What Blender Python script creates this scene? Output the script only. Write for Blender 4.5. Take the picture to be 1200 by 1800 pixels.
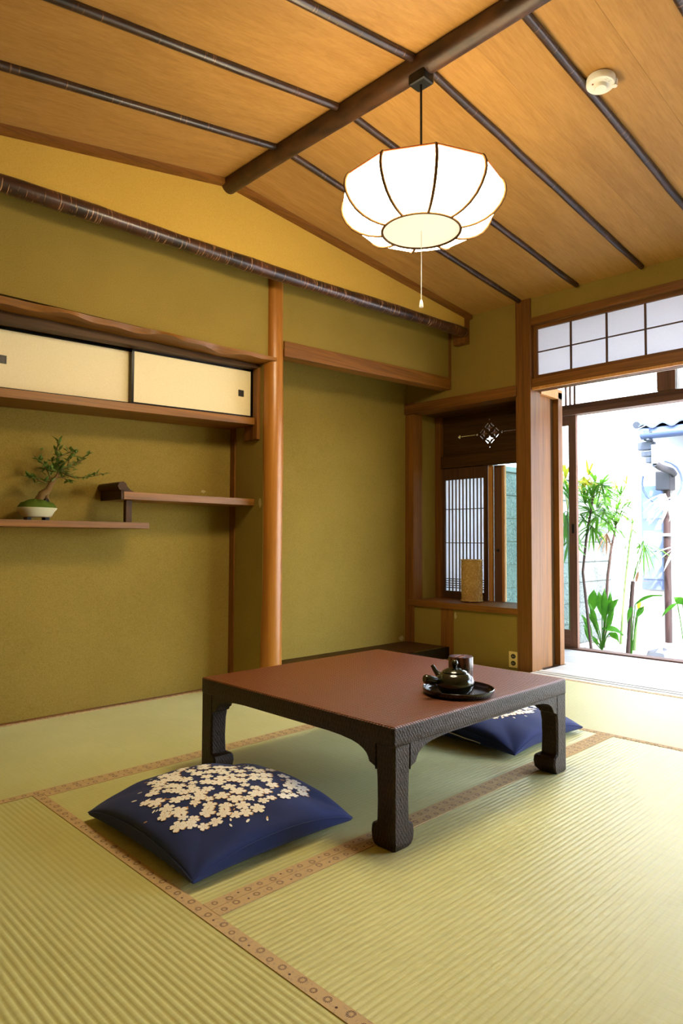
import bpy, bmesh, math, random
from mathutils import Vector, Matrix
R = math.radians
for o in list(bpy.data.objects): bpy.data.objects.remove(o)
scene = bpy.context.scene
col = scene.collection
random.seed(7)

# ------------------------------------------------------------------ camera
CAM_H = 0.80
FPX = 1193.8                       # focal length in pixels of the 1200x1800 frame
YAW, PITCH, ROLL = R(45.575), R(2.394), R(0.2485)
fw = Vector((math.cos(YAW)*math.cos(PITCH), math.sin(YAW)*math.cos(PITCH), math.sin(PITCH)))
r0 = Vector((math.sin(YAW), -math.cos(YAW), 0)); u0 = r0.cross(fw)
rt = math.cos(ROLL)*r0 + math.sin(ROLL)*u0; up = -math.sin(ROLL)*r0 + math.cos(ROLL)*u0
cd = bpy.data.cameras.new('camera'); cam = bpy.data.objects.new('camera', cd); col.objects.link(cam)
cd.sensor_fit = 'VERTICAL'; cd.sensor_height = 36; cd.sensor_width = 24; cd.lens = FPX/1800*36
cd.clip_start = 0.02; cd.clip_end = 200
m = Matrix((rt, up, -fw)).transposed().to_4x4(); m.translation = (0, 0, CAM_H); cam.matrix_world = m
scene.camera = cam
def at(px, py, ax, val):           # pixel -> point on the plane (axis ax) = val
    d = rt*((px-600)/FPX) + up*(-(py-900)/FPX) + fw
    o = Vector((0, 0, CAM_H)); return o + d*((val-o[ax])/d[ax])

# ------------------------------------------------------------------ sky, sun, exposure
vs = scene.view_settings
vs.view_transform = 'Standard'; vs.look = 'None'; vs.gamma = 1; vs.use_curve_mapping = False
vs.exposure = 0.5
w = bpy.data.worlds.new('sky'); scene.world = w; w.use_nodes = True
nt = w.node_tree; bg = nt.nodes['Background']
sky = nt.nodes.new('ShaderNodeTexSky'); sky.sky_type = 'NISHITA'; sky.sun_disc = False
sky.sun_elevation = R(55); sky.sun_rotation = R(230); sky.air_density = 1.2; sky.dust_density = 2.5
nt.links.new(sky.outputs[0], bg.inputs[0]); bg.inputs[1].default_value = 3.3
sd = bpy.data.lights.new('sun', 'SUN'); sd.energy = 18; sd.angle = R(1.0); sd.color = (1, 0.98, 0.95)
so = bpy.data.objects.new('sun', sd); col.objects.link(so)
so.rotation_euler = Vector((0.50, 0.32, -0.80)).to_track_quat('-Z', 'Y').to_euler(); so.location = (-5, -4, 9)
LAMP = 35.0                        # radiance of the lit pendant shade

# ------------------------------------------------------------------ helpers
def srgb(r, g, b):
    f = lambda c: (c/255/12.92) if c/255 <= 0.04045 else ((c/255+0.055)/1.055)**2.4
    return (f(r), f(g), f(b), 1)
class NT:
    def __init__(s, name, rough=0.6, spec=0.3):
        s.m = bpy.data.materials.new(name); s.m.use_nodes = True; s.t = s.m.node_tree
        s.b = s.t.nodes['Principled BSDF']; s.b.inputs['Roughness'].default_value = rough
        s.b.inputs['Specular IOR Level'].default_value = spec; s.tc = None
    def n(s, typ, **kw):
        q = s.t.nodes.new(typ)
        for k, v in kw.items():
            if k in q.inputs: s.set(q.inputs[k], v)
            else: setattr(q, k, v)
        return q
    def set(s, sock, v):
        if isinstance(v, bpy.types.NodeSocket): s.t.links.new(v, sock)
        else: sock.default_value = v
    def coord(s, kind='Object'):
        if not s.tc: s.tc = s.t.nodes.new('ShaderNodeTexCoord')
        return s.tc.outputs[kind]
    def scaled(s, sc, kind='Object', jitter=True):
        mp = s.n('ShaderNodeMapping'); s.set(mp.inputs['Vector'], s.coord(kind)); mp.inputs['Scale'].default_value = sc
        if jitter:
            oi = s.n('ShaderNodeObjectInfo'); vm = s.n('ShaderNodeVectorMath', operation='SCALE'); vm.inputs[0].default_value = (37, 53, 71)
            s.set(vm.inputs['Scale'], oi.outputs['Random']); s.set(mp.inputs['Location'], vm.outputs[0])
        return mp.outputs[0]
    def noise(s, vec, scale=1, detail=3, rough=0.55, dist=0):
        q = s.n('ShaderNodeTexNoise'); s.set(q.inputs['Vector'], vec); q.inputs['Scale'].default_value = scale
        q.inputs['Detail'].default_value = detail; q.inputs['Roughness'].default_value = rough; q.inputs['Distortion'].default_value = dist
        return q.outputs['Fac']
    def ramp(s, fac, stops):
        q = s.n('ShaderNodeValToRGB'); s.set(q.inputs[0], fac); e = q.color_ramp.elements
        while len(e) < len(stops): e.new(0.5)
        for a, (p, c) in zip(e, stops): a.position = p; a.color = c if len(c) == 4 else (*c, 1)
        return q.outputs[0]
    def mix(s, fac, a, b, blend='MIX'):
        q = s.n('ShaderNodeMix', data_type='RGBA', blend_type=blend)
        s.set(q.inputs[0], fac); s.set(q.inputs[6], a); s.set(q.inputs[7], b); return q.outputs[2]
    def ma(s, op, a, b=0.0, c=0.0):
        q = s.n('ShaderNodeMath', operation=op); s.set(q.inputs[0], a); s.set(q.inputs[1], b); s.set(q.inputs[2], c); return q.outputs[0]
    def xyz(s, vec):
        q = s.n('ShaderNodeSeparateXYZ'); s.set(q.inputs[0], vec); return q.outputs
    def bump(s, h, strength=0.3, dist=0.002):
        q = s.n('ShaderNodeBump'); q.inputs['Strength'].default_value = strength; q.inputs['Distance'].default_value = dist
        s.set(q.inputs['Height'], h); s.set(s.b.inputs['Normal'], q.outputs[0])
    def color(s, c): s.set(s.b.inputs['Base Color'], c)
def plain(name, c, rough=0.5, spec=0.3, metal=0.0):
    a = NT(name, rough, spec); a.color(srgb(*c)); a.b.inputs['Metallic'].default_value = metal
    v = a.noise(a.scaled((1, 1, 1)), 60, 2); a.bump(v, 0.08, 0.001); return a.m
def wood(name, c1, c2, axis, rough=0.5, spec=0.3, fine=90.0, rand=0.25):
    a = NT(name, rough, spec); sc = [fine, fine, fine]; sc[axis] = fine*0.03
    v = a.scaled(tuple(sc)); g = a.noise(v, 1, 4, 0.6, 0.6)
    sc2 = [14, 14, 14]; sc2[axis] = 0.7
    g2 = a.noise(a.scaled(tuple(sc2)), 1, 3, 0.5, 1.2)
    f = a.ma('ADD', a.ma('MULTIPLY', g, 0.55), a.ma('MULTIPLY', g2, 0.45))
    c = a.ramp(f, [(0.34, srgb(*c1)), (0.64, srgb(*c2))])
    oi = a.n('ShaderNodeObjectInfo')
    k = a.ma('ADD', a.ma('MULTIPLY', oi.outputs['Random'], rand), 1-rand/2)
    h = a.n('ShaderNodeHueSaturation'); a.set(h.inputs['Color'], c); a.set(h.inputs['Value'], k); a.color(h.outputs[0])
    a.bump(g, 0.12, 0.001); return a.m
def plaster(name, c1, c2):
    a = NT(name, 0.9, 0.1); o = a.scaled((1, 1, 1), jitter=False)
    g = a.noise(o, 230, 3, 0.7); g2 = a.noise(o, 2.2, 4, 0.6)
    c = a.ramp(a.ma('ADD', a.ma('MULTIPLY', g, 0.7), a.ma('MULTIPLY', g2, 0.3)), [(0.28, srgb(*c1)), (0.72, srgb(*c2))])
    sp = a.noise(o, 420, 1, 0.5); c = a.mix(a.ramp(sp, [(0.66, (0, 0, 0)), (0.72, (0.5, 0.5, 0.5))]), c, srgb(c1[0]*0.7, c1[1]*0.66, c1[2]*0.5))
    a.color(c); a.bump(g, 0.25, 0.0015); return a.m
def bark(name, axis, dark=(34, 20, 13), mid=(78, 42, 24), light=(176, 132, 92), amount=0.66, rough=0.3):
    a = NT(name, rough, 0.5); sc = [9, 9, 9]; sc[axis] = 150
    g = a.noise(a.scaled(tuple(sc)), 1, 3, 0.6); sc = [4, 4, 4]; sc[axis] = 2.5
    g2 = a.noise(a.scaled(tuple(sc)), 4, 3, 0.5)
    base = a.ramp(g2, [(0.35, srgb(*dark)), (0.7, srgb(*mid))])
    c = a.mix(a.ramp(g, [(amount, (0, 0, 0)), (amount+0.035, (1, 1, 1))]), base, srgb(*light)); a.color(c); a.bump(g, 0.3, 0.002); return a.m

class MB:                          # collects world-space geometry for ONE mesh object
    def __init__(s): s.v = []; s.f = []; s.mi = []
    def add(s, vs, fs, mi=0):
        b = len(s.v); s.v += [tuple(p) for p in vs]; s.f += [tuple(b+i for i in f) for f in fs]; s.mi += [mi]*len(fs); return s
    def box(s, x0, x1, y0, y1, z0, z1, mi=0):
        return s.hexa([(x0,y0,z0),(x1,y0,z0),(x1,y1,z0),(x0,y1,z0)], [(x0,y0,z1),(x1,y0,z1),(x1,y1,z1),(x0,y1,z1)], mi)
    def hexa(s, bot, top, mi=0):
        return s.add(bot+top, [(3,2,1,0),(4,5,6,7),(0,1,5,4),(1,2,6,5),(2,3,7,6),(3,0,4,7)], mi)
    def beamx(s, x0, x1, y0, y1, zb0, zt0, zb1, zt1):     # bar along x whose ends sit at different heights
        return s.hexa([(x0,y0,zb0),(x1,y0,zb1),(x1,y1,zb1),(x0,y1,zb0)], [(x0,y0,zt0),(x1,y0,zt1),(x1,y1,zt1),(x0,y1,zt0)])
    def tube(s, pts, rad, n=10, cap=True, mi=0):
        pts = [Vector(p) for p in pts]; k = len(pts)
        rad = rad if isinstance(rad, (list, tuple)) else [rad]*k
        vs = []; ref = None
        for i, p in enumerate(pts):
            t = (pts[min(i+1, k-1)]-pts[max(i-1, 0)]).normalized()
            if ref is None: ref = Vector((0,0,1)) if abs(t.z) < 0.9 else Vector((1,0,0))
            a = (ref - t*ref.dot(t)).normalized(); b = t.cross(a); ref = a
            for j in range(n):
                q = 2*math.pi*j/n; vs.append(p + (a*math.cos(q)+b*math.sin(q))*rad[i])
        fs = [(i*n+j, i*n+(j+1)%n, (i+1)*n+(j+1)%n, (i+1)*n+j) for i in range(k-1) for j in range(n)]
        if cap: fs += [tuple(range(n-1, -1, -1)), tuple((k-1)*n+j for j in range(n))]
        return s.add(vs, fs, mi)
    def lathe(s, prof, c, n=32, mi=0):                     # prof: (r, z) list, axis vertical at c
        vs = []; fs = []
        for r, z in prof:
            for j in range(n):
                q = 2*math.pi*j/n; vs.append((c[0]+r*math.cos(q), c[1]+r*math.sin(q), c[2]+z))
        for i in range(len(prof)-1):
            for j in range(n): fs.append((i*n+j, i*n+(j+1)%n, (i+1)*n+(j+1)%n, (i+1)*n+j))
        if prof[0][0] > 1e-6: fs.append(tuple(range(n-1, -1, -1)))
        if prof[-1][0] > 1e-6: fs.append(tuple((len(prof)-1)*n+j for j in range(n)))
        return s.add(vs, fs, mi)
    def prism(s, pts, d, mi=0):                            # polygon (3-D, planar) pushed by vector d
        n = len(pts); d = Vector(d); vs = [Vector(p) for p in pts]; vs += [p+d for p in vs]
        return s.add(vs, [tuple(range(n-1, -1, -1)), tuple(range(n, 2*n))] + [(i, (i+1)%n, n+(i+1)%n, n+i) for i in range(n)], mi)
    def build(s, name, mat, parent=None, bevel=0, smooth=None, weld=False, segs=2):
        loc = wloc(parent) if parent else Vector((0,0,0))
        me = bpy.data.meshes.new(name)
        me.from_pydata([tuple(Vector(p)-loc) for p in s.v], [], s.f)
        mats = mat if isinstance(mat, (list, tuple)) else [mat]
        for q in mats: me.materials.append(q)
        me.polygons.foreach_set('material_index', s.mi)
        bm = bmesh.new(); bm.from_mesh(me)
        if weld: bmesh.ops.remove_doubles(bm, verts=bm.verts, dist=1e-5)
        bmesh.ops.recalc_face_normals(bm, faces=bm.faces)
        if bevel: bmesh.ops.bevel(bm, geom=list(bm.edges), offset=bevel, segments=segs, profile=0.6, affect='EDGES', clamp_overlap=True)
        bm.to_mesh(me); bm.free()
        if smooth is not None:
            me.polygons.foreach_set('use_smooth', [True]*len(me.polygons)); me.set_sharp_from_angle(angle=R(smooth))
        o = bpy.data.objects.new(name, me); col.objects.link(o)
        if parent: o.parent = parent
        return o
def wloc(o):
    v = Vector((0,0,0))
    while o: v += Vector(o.location); o = o.parent
    return v
def thing(name, label, cat, loc, group=None):
    o = bpy.data.objects.new(name, None); col.objects.link(o); o.location = loc; o.empty_display_size = 0.1
    return tag(o, label, cat, group)
def tag(o, label, cat, group=None):
    o['label'] = label; o['category'] = cat
    if group: o['group'] = group
    return o
def struct(o, label=None, cat=None):
    o['kind'] = 'structure'
    if label: o['label'] = label
    if cat: o['category'] = cat
    return o
def hold(name, loc, label, cat): return struct(thing(name, label, cat, loc))
B = lambda *a: MB().box(*a)

# ------------------------------------------------------------------ materials
M = {}
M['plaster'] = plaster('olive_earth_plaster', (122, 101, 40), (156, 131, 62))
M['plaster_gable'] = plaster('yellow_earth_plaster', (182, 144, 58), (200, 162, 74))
M['ceil'] = wood('ceiling_cedar', (158, 113, 55), (180, 134, 72), 0, 0.5, 0.25, 110, 0.10)
for ax in (0, 1, 2):
    M['cedar%d' % ax] = wood('cedar%d' % ax, (92, 55, 15), (136, 86, 30), ax, 0.5, 0.3)
    M['dark%d' % ax] = wood('dark_stained_wood%d' % ax, (46, 29, 10), (78, 50, 18), ax, 0.5, 0.15)
    M['brown%d' % ax] = wood('outer_brown_wood%d' % ax, (92, 62, 46), (124, 86, 64), ax, 0.55, 0.25)
M['shelf'] = wood('shelf_wood', (94, 58, 14), (142, 91, 27), 0, 0.45, 0.35, 70)
M['pole'] = wood('polished_alcove_post', (146, 86, 27), (184, 120, 44), 2, 0.32, 0.45, 50)
M['lattice'] = wood('lattice_wood', (58, 36, 20), (84, 54, 30), 2, 0.5, 0.25)
M['bright2'] = wood('pale_cedar2', (186, 124, 58), (214, 154, 84), 2, 0.5, 0.3)
M['pale1'] = wood('veranda_board', (186, 182, 168), (212, 208, 196), 1, 0.35, 0.35, 50, 0.08)
M['bark0'] = bark('cherry_bark0', 0, amount=0.60); M['ridge'] = bark('smooth_dark_log', 1, (40, 24, 12), (82, 50, 24), (110, 76, 44), 0.78, 0.42)
M['batten'] = bark('dark_batten_bark', 0, (36, 22, 15), (64, 38, 24), (130, 92, 66), 0.64, 0.35)
M['black'] = plain('black_plastic', (18, 18, 17), 0.4)
M['lacquer'] = plain('black_lacquer', (16, 13, 11), 0.15, 0.6)
M['white_plastic'] = plain('white_plastic', (226, 220, 206), 0.35, 0.4)
M['grey'] = plain('grey_mark', (110, 104, 96), 0.6)
M['outlet'] = plain('cream_outlet_plate', (222, 196, 118), 0.4, 0.4)
M['metal'] = plain('dull_dark_metal', (56, 52, 46), 0.4, 0.5, 0.6)
M['tape'] = plain('white_seam_tape', (225, 222, 212), 0.7)

def paper(name, c, trans=0.6):
    a = NT(name, 0.9, 0.1); o = a.scaled((1, 1, 1)); g = a.noise(o, 160, 3)
    c_ = a.mix(g, srgb(*c), srgb(*(k*0.95 for k in c))); a.color(c_)
    tr = a.n('ShaderNodeBsdfTranslucent'); a.set(tr.inputs['Color'], c_)
    mx = a.n('ShaderNodeMixShader'); mx.inputs[0].default_value = trans
    a.set(mx.inputs[1], a.b.outputs[0]); a.set(mx.inputs[2], tr.outputs[0])
    a.set(a.t.nodes['Material Output'].inputs[0], mx.outputs[0]); return a.m
M['shoji'] = paper('shoji_paper', (236, 236, 242), 0.68)
def glass(name, c=(240, 250, 248)):
    a = NT(name, 0.02, 0.5); tr = a.n('ShaderNodeBsdfTransparent'); tr.inputs[0].default_value = srgb(*c)
    gl = a.n('ShaderNodeBsdfGlossy'); gl.inputs['Roughness'].default_value = 0.01
    fr = a.n('ShaderNodeFresnel'); fr.inputs[0].default_value = 1.45
    mx = a.n('ShaderNodeMixShader'); a.set(mx.inputs[0], fr.outputs[0]); a.set(mx.inputs[1], tr.outputs[0]); a.set(mx.inputs[2], gl.outputs[0])
    a.set(a.t.nodes['Material Output'].inputs[0], mx.outputs[0]); return a.m
M['glass'] = glass('window_glass')
def fusuma():
    a = NT('cream_cloud_paper', 0.7, 0.25); o = a.scaled((1, 1, 1)); g = a.noise(o, 240, 3, 0.6, 1.0)
    a.color(a.ramp(g, [(0.3, srgb(226, 206, 158)), (0.7, srgb(238, 220, 174))])); a.bump(g, 0.1, 0.001); return a.m
M['fusuma'] = fusuma()
def tatami(name, axis):            # axis = direction of the ribs (long side)
    a = NT(name, 0.46, 0.5); sc = [8, 8, 8]; sc[axis] = 700     # rush stalks run across the ribs
    g = a.noise(a.scaled(tuple(sc)), 1, 3, 0.6); g2 = a.noise(a.scaled((3, 3, 3)), 1, 3)
    c = a.ramp(a.ma('ADD', a.ma('MULTIPLY', g, 0.6), a.ma('MULTIPLY', g2, 0.4)), [(0.2, srgb(178, 174, 98)), (0.8, srgb(212, 208, 134))])
    a.color(c); a.bump(g, 0.15, 0.0006); a.b.inputs['Sheen Weight'].default_value = 0.22; a.b.inputs['Sheen Roughness'].default_value = 0.4; return a.m
M['tatami0'] = tatami('tatami_rush0', 0); M['tatami1'] = tatami('tatami_rush1', 1)
def heri():                        # border cloth with rows of small chrysanthemum rings; UV in metres
    a = NT('patterned_border_cloth', 0.75, 0.15); u, v, _ = a.xyz(a.coord('UV'))
    P = 0.124; um = a.ma('SUBTRACT', a.ma('MODULO', a.ma('ADD', u, P*400+P/2), P), P/2)
    tot = None
    for cu, cv, rad, pet in ((-0.025, 0.018, 0.0028, 0), (0.0, 0.0145, 0.0086, 1), (0.035, 0.0165, 0.0075, 1), (-0.054, 0.0115, 0.0092, 1)):
        du = a.ma('SUBTRACT', um, cu); dv = a.ma('SUBTRACT', v, cv)
        r = a.ma('SQRT', a.ma('ADD', a.ma('MULTIPLY', du, du), a.ma('MULTIPLY', dv, dv)))
        inside = a.ma('LESS_THAN', r, rad)
        if pet:
            th = a.ma('ARCTAN2', dv, du); s_ = a.ma('SINE', a.ma('MULTIPLY', th, 14.0))
            inside = a.ma('MULTIPLY', inside, a.ma('MULTIPLY', a.ma('GREATER_THAN', r, rad*0.5), a.ma('GREATER_THAN', s_, -0.25)))
        tot = inside if tot is None else a.ma('MAXIMUM', tot, inside)
    fil = a.noise(a.scaled((1, 1, 1)), 110, 2); fil = a.ma('MULTIPLY', a.ma('GREATER_THAN', fil, 0.6), 0.35)
    o = a.noise(a.scaled((1, 1, 1)), 900, 2)
    base = a.mix(o, srgb(186, 156, 108), srgb(206, 178, 130))
    base = a.mix(fil, base, srgb(150, 130, 120))
    a.color(a.mix(tot, base, srgb(86, 66, 56))); return a.m
M['heri'] = heri()
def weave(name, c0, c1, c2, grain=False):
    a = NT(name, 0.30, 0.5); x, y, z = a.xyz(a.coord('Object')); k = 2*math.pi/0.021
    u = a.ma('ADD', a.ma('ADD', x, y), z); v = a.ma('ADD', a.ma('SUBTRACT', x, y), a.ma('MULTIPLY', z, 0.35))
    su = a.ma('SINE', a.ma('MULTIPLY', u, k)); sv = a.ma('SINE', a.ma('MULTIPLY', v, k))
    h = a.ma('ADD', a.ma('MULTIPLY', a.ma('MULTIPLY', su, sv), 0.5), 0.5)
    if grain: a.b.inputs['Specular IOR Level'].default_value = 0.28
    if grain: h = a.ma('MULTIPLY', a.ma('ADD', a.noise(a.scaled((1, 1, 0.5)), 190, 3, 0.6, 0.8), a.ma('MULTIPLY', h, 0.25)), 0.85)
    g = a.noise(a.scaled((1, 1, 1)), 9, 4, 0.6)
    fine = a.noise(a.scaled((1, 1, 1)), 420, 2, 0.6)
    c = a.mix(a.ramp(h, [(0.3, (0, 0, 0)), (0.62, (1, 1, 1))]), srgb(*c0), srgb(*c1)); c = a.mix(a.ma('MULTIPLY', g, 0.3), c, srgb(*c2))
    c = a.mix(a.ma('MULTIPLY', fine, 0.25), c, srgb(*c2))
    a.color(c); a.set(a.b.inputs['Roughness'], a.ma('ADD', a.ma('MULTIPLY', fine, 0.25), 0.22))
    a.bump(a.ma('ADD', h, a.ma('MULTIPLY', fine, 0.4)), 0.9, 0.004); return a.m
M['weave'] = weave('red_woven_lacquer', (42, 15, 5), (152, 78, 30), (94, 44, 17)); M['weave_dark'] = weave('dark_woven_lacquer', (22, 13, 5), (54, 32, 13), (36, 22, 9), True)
def cloth(name, c1, c2):
    a = NT(name, 0.8, 0.15); o = a.scaled((1, 1, 1)); g = a.noise(o, 900, 2, 0.6); g2 = a.noise(o, 9, 3)
    a.color(a.mix(g, srgb(*c1), srgb(*c2))); a.bump(a.ma('ADD', a.ma('MULTIPLY', g, 0.3), g2), 0.2, 0.006)
    a.b.inputs['Sheen Weight'].default_value = 0.08; return a.m
M['navy'] = cloth('navy_cotton', (34, 44, 86), (48, 60, 112))
M['print_white'] = plain('white_blossom_print', (250, 248, 240), 0.8, 0.1)
M['print_gold'] = plain('gold_blossom_print', (202, 160, 108), 0.8, 0.1)
def emit(name, c, s, inner=None):
    a = NT(name, 0.8, 0.1); a.color(srgb(236, 226, 200)); o = a.scaled((1, 1, 1)); g = a.noise(o, 300, 2)
    k = a.ma('MULTIPLY', a.ma('ADD', a.ma('MULTIPLY', g, 0.3), 0.85), s)
    if inner is not None:           # the cloth glows less on its inner, upward side than on its outer face
        ge = a.n('ShaderNodeNewGeometry'); k = a.ma('MULTIPLY', k, a.ma('SUBTRACT', 1.0, a.ma('MULTIPLY', ge.outputs['Backfacing'], 1-inner)))
    a.b.inputs['Emission Color'].default_value = c; a.set(a.b.inputs['Emission Strength'], k); return a.m
M['shade'] = emit('lit_shade_cloth', (1.0, 0.86, 0.58, 1), LAMP, 0.12)
M['shade_low'] = emit('lit_bottom_gauze', (0.95, 0.82, 0.58, 1), 0.6)
M['rib'] = plain('shade_rib_cord', (104, 72, 38), 0.8, 0.1)
M['redrim'] = plain('red_brown_rim', (150, 66, 26), 0.6)
M['ceramic'] = plain('dark_green_glaze', (26, 30, 18), 0.14, 0.6)
def bands():
    a = NT('striped_bark_caddy', 0.25, 0.5); sc = a.scaled((60, 60, 8)); g = a.noise(sc, 1, 3)
    a.color(a.ramp(g, [(0.42, srgb(34, 18, 12)), (0.6, srgb(96, 52, 32))])); return a.m
M['caddy'] = bands()
M['stripe'] = plain('orange_stripe', (196, 122, 66), 0.3, 0.4)
M['pot'] = plain('cream_glaze_pot', (206, 200, 160), 0.3, 0.5)
M['moss'] = plain('moss', (78, 92, 30), 0.95, 0.05)
M['trunk'] = plain('bonsai_bark', (112, 86, 50), 0.9, 0.1)
def leaf(name, c1, c2, trans=0.35):
    a = NT(name, 0.5, 0.35); oi = a.n('ShaderNodeObjectInfo'); g = a.noise(a.scaled((1, 1, 1)), 14, 2)
    c = a.mix(g, srgb(*c1), srgb(*c2)); a.color(c); tr = a.n('ShaderNodeBsdfTranslucent'); a.set(tr.inputs['Color'], c)
    mx = a.n('ShaderNodeMixShader'); mx.inputs[0].default_value = trans; a.set(mx.inputs[1], a.b.outputs[0]); a.set(mx.inputs[2], tr.outputs[0])
    a.set(a.t.nodes['Material Output'].inputs[0], mx.outputs[0]); return a.m
M['leaf'] = leaf('bonsai_leaf', (74, 98, 34), (124, 146, 62), 0.3)
M['palm'] = leaf('palm_leaf', (46, 104, 18), (98, 146, 40), 0.4); M['palm_yellow'] = leaf('yellow_palm_leaf', (150, 150, 34), (190, 176, 50))
M['aspidistra'] = leaf('broad_leaf', (34, 98, 14), (78, 140, 28), 0.4); M['dry'] = leaf('dry_leaf', (120, 84, 56), (160, 118, 84), 0.2)
M['cane'] = plain('dark_cane', (70, 54, 48), 0.8); M['cane_green'] = plain('green_cane', (92, 116, 66), 0.6)
def wicker():
    a = NT('wicker', 0.6, 0.3); o = a.scaled((1, 1, 1)); g = a.noise(o, 70, 3); a.color(a.ramp(g, [(0.35, srgb(176, 138, 70)), (0.65, srgb(222, 190, 124))])); return a.m
M['wicker'] = wicker(); M['wicker_in'] = plain('wicker_lining', (190, 152, 86), 0.8)
def block():
    a = NT('grey_green_block', 0.9, 0.1); o = a.scaled((1, 1, 1)); g = a.noise(o, 26, 3, 0.55, 2.0)
    a.color(a.ramp(g, [(0.35, srgb(92, 100, 98)), (0.65, srgb(128, 136, 132))])); a.bump(g, 0.9, 0.02); return a.m
M['block'] = block(); M['mortar'] = plain('mortar', (122, 130, 127), 0.95)
M['white_wall'] = plain('white_render', (200, 204, 208), 0.9, 0.1)
M['tile'] = plain('grey_roof_tile', (52, 58, 68), 0.5, 0.4); M['bluegrey'] = plain('blue_grey_paint', (66, 80, 112), 0.5)
M['pipe'] = plain('brown_downpipe', (44, 30, 30), 0.5); M['hopper'] = plain('grey_hopper', (50, 50, 54), 0.5); M['white_pipe'] = plain('white_pipe', (222, 224, 226), 0.4)
def soil():
    a = NT('pale_garden_soil', 0.95, 0.05); o = a.scaled((1, 1, 1)); g = a.noise(o, 22, 5, 0.7)
    a.color(a.ramp(g, [(0.35, srgb(112, 104, 96)), (0.6, srgb(176, 172, 168))])); a.bump(g, 0.6, 0.02); return a.m
M['soil'] = soil(); M['stone'] = plain('grey_stone', (128, 132, 138), 0.85)

# ================================================================== SETTING
XR, YF, YB, YT = 3.79, 2.81, 3.13, 3.195      # right wall face, alcove front plane, shelf-alcove back, tokonoma back
RX, RZ, SL, SR = 1.83, 2.505, 0.178, 0.0945   # ridge line and the two ceiling slopes
def cz(x): return RZ - SL*(RX-x) if x < RX else RZ - SR*(x-RX)
XL, YS = -1.08, -1.62                          # unseen left and rear walls

# ---- floor with tatami mats
floor = struct(B(XL, 3.735, YS, YB, -0.08, -0.042).build('floor', M['cedar0']), 'tatami floor of mats with patterned brown borders', 'floor')
HW = 0.031
def border(parent, p0, p1, inward):            # cloth strip from p0 to p1 (2-D), 31 mm wide towards inward
    p0 = Vector(p0); p1 = Vector(p1); d = (p1-p0); L = d.length; iv = Vector(inward)*HW
    mb = MB(); q = [p0, p1, p1+iv, p0+iv]
    mb.hexa([(a.x, a.y, -0.040) for a in q], [(a.x, a.y, 0.0009) for a in q])
    o = mb.build('border_cloth', M['heri'], parent); me = o.data; uv = me.uv_layers.new(name='UVMap'); l0 = wloc(parent)
    for lp in me.loops:
        c = Vector(me.vertices[lp.vertex_index].co) + l0; c2 = Vector((c.x, c.y)) - p0
        uv.data[lp.index].uv = (c2.dot(d)/L + p0.x + p0.y, c2.dot(Vector(inward)))
    return o
def mat(x0, x1, y0, y1, axis):
    g = 0.0007; x0 += g; x1 -= g; y0 += g; y1 -= g
    a0, a1 = (y0, y1) if axis == 0 else (x0, x1)          # across the ribs
    n = round((a1-a0)/0.0155); per = 5; vs = []; fs = []
    prof = []
    for i in range(n*per+1):
        t = (i % per)/per; prof.append((a0+(a1-a0)*i/(n*per), -0.0015*(1-math.sin(math.pi*t)**0.6)))
    l0, l1 = (x0, x1) if axis == 0 else (y0, y1)
    for a, z in prof:
        vs += [(l0, a, z), (l1, a, z)] if axis == 0 else [(a, l0, z), (a, l1, z)]
    k = len(prof)
    for i in range(k-1): fs.append((2*i, 2*i+1, 2*i+3, 2*i+2))
    mb = MB().add(vs, fs); mb.box(x0, x1, y0, y1, -0.041, -0.0030)
    o = mb.build('tatami_mat', M['tatami%d' % axis], floor, smooth=50)
    if axis == 0: border(o, (x0, y0), (x1, y0), (0, 1)); border(o, (x0, y1), (x1, y1), (0, -1))
    else: border(o, (x1, y0), (x1, y1), (-1, 0)); border(o, (x0, y0), (x0, y1), (1, 0))
    return o
X0, X1, X2, X3 = -0.10, 0.853, 2.775, 3.735
Y1, Y2 = 1.268, 2.208
for a in ((X1, X2, Y1, Y2, 0), (X1, X2, Y1-0.945, Y1, 0), (X1, X2, Y1-1.89, Y1-0.945, 0), (X0, X1, 0.298, Y2, 1), (X0, X1, YS, 0.298, 1),
          (X2, X3, 0.298, Y2, 1), (X2, X3, YS, 0.298, 1), (XL, X0, 0.298, Y2, 1), (XL, X0, YS, 0.298, 1), (X1, X2, YS, Y1-1.89, 0),
          (X2-2.98, 2.205, Y2, YB, 0), (2.205, 3.735, Y2, YF+0.02, 0), (XL, -0.205, Y2, YB, 0)): mat(*a)

# ---- ceiling: boards between battens, battens, ridge log, moldings
ceiling = struct(MB().hexa([(XL-0.1, YS-0.1, cz(XL-0.1)+0.02), (RX, YS-0.1, RZ+0.02), (RX, 3.3, RZ+0.02), (XL-0.1, 3.3, cz(XL-0.1)+0.02)],
        [(XL-0.1, YS-0.1, 2.7), (RX, YS-0.1, 2.7), (RX, 3.3, 2.7), (XL-0.1, 3.3, 2.7)]).hexa(
        [(RX, YS-0.1, RZ+0.02), (XR+0.15, YS-0.1, cz(XR+0.15)+0.02), (XR+0.15, 3.3, cz(XR+0.15)+0.02), (RX, 3.3, RZ+0.02)],
        [(RX, YS-0.1, 2.7), (XR+0.15, YS-0.1, 2.7), (XR+0.15, 3.3, 2.7), (RX, 3.3, 2.7)]).build('ceiling', M['ceil']),
        'honey coloured wooden ceiling folded along a dark ridge log', 'ceiling')
BY = [1.10-0.38*i for i in range(8, 0, -1)] + [1.10, 1.481, 1.86, 2.243]
edges = [YS-0.05] + [b for b in BY if b > YS] + [2.66]
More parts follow.
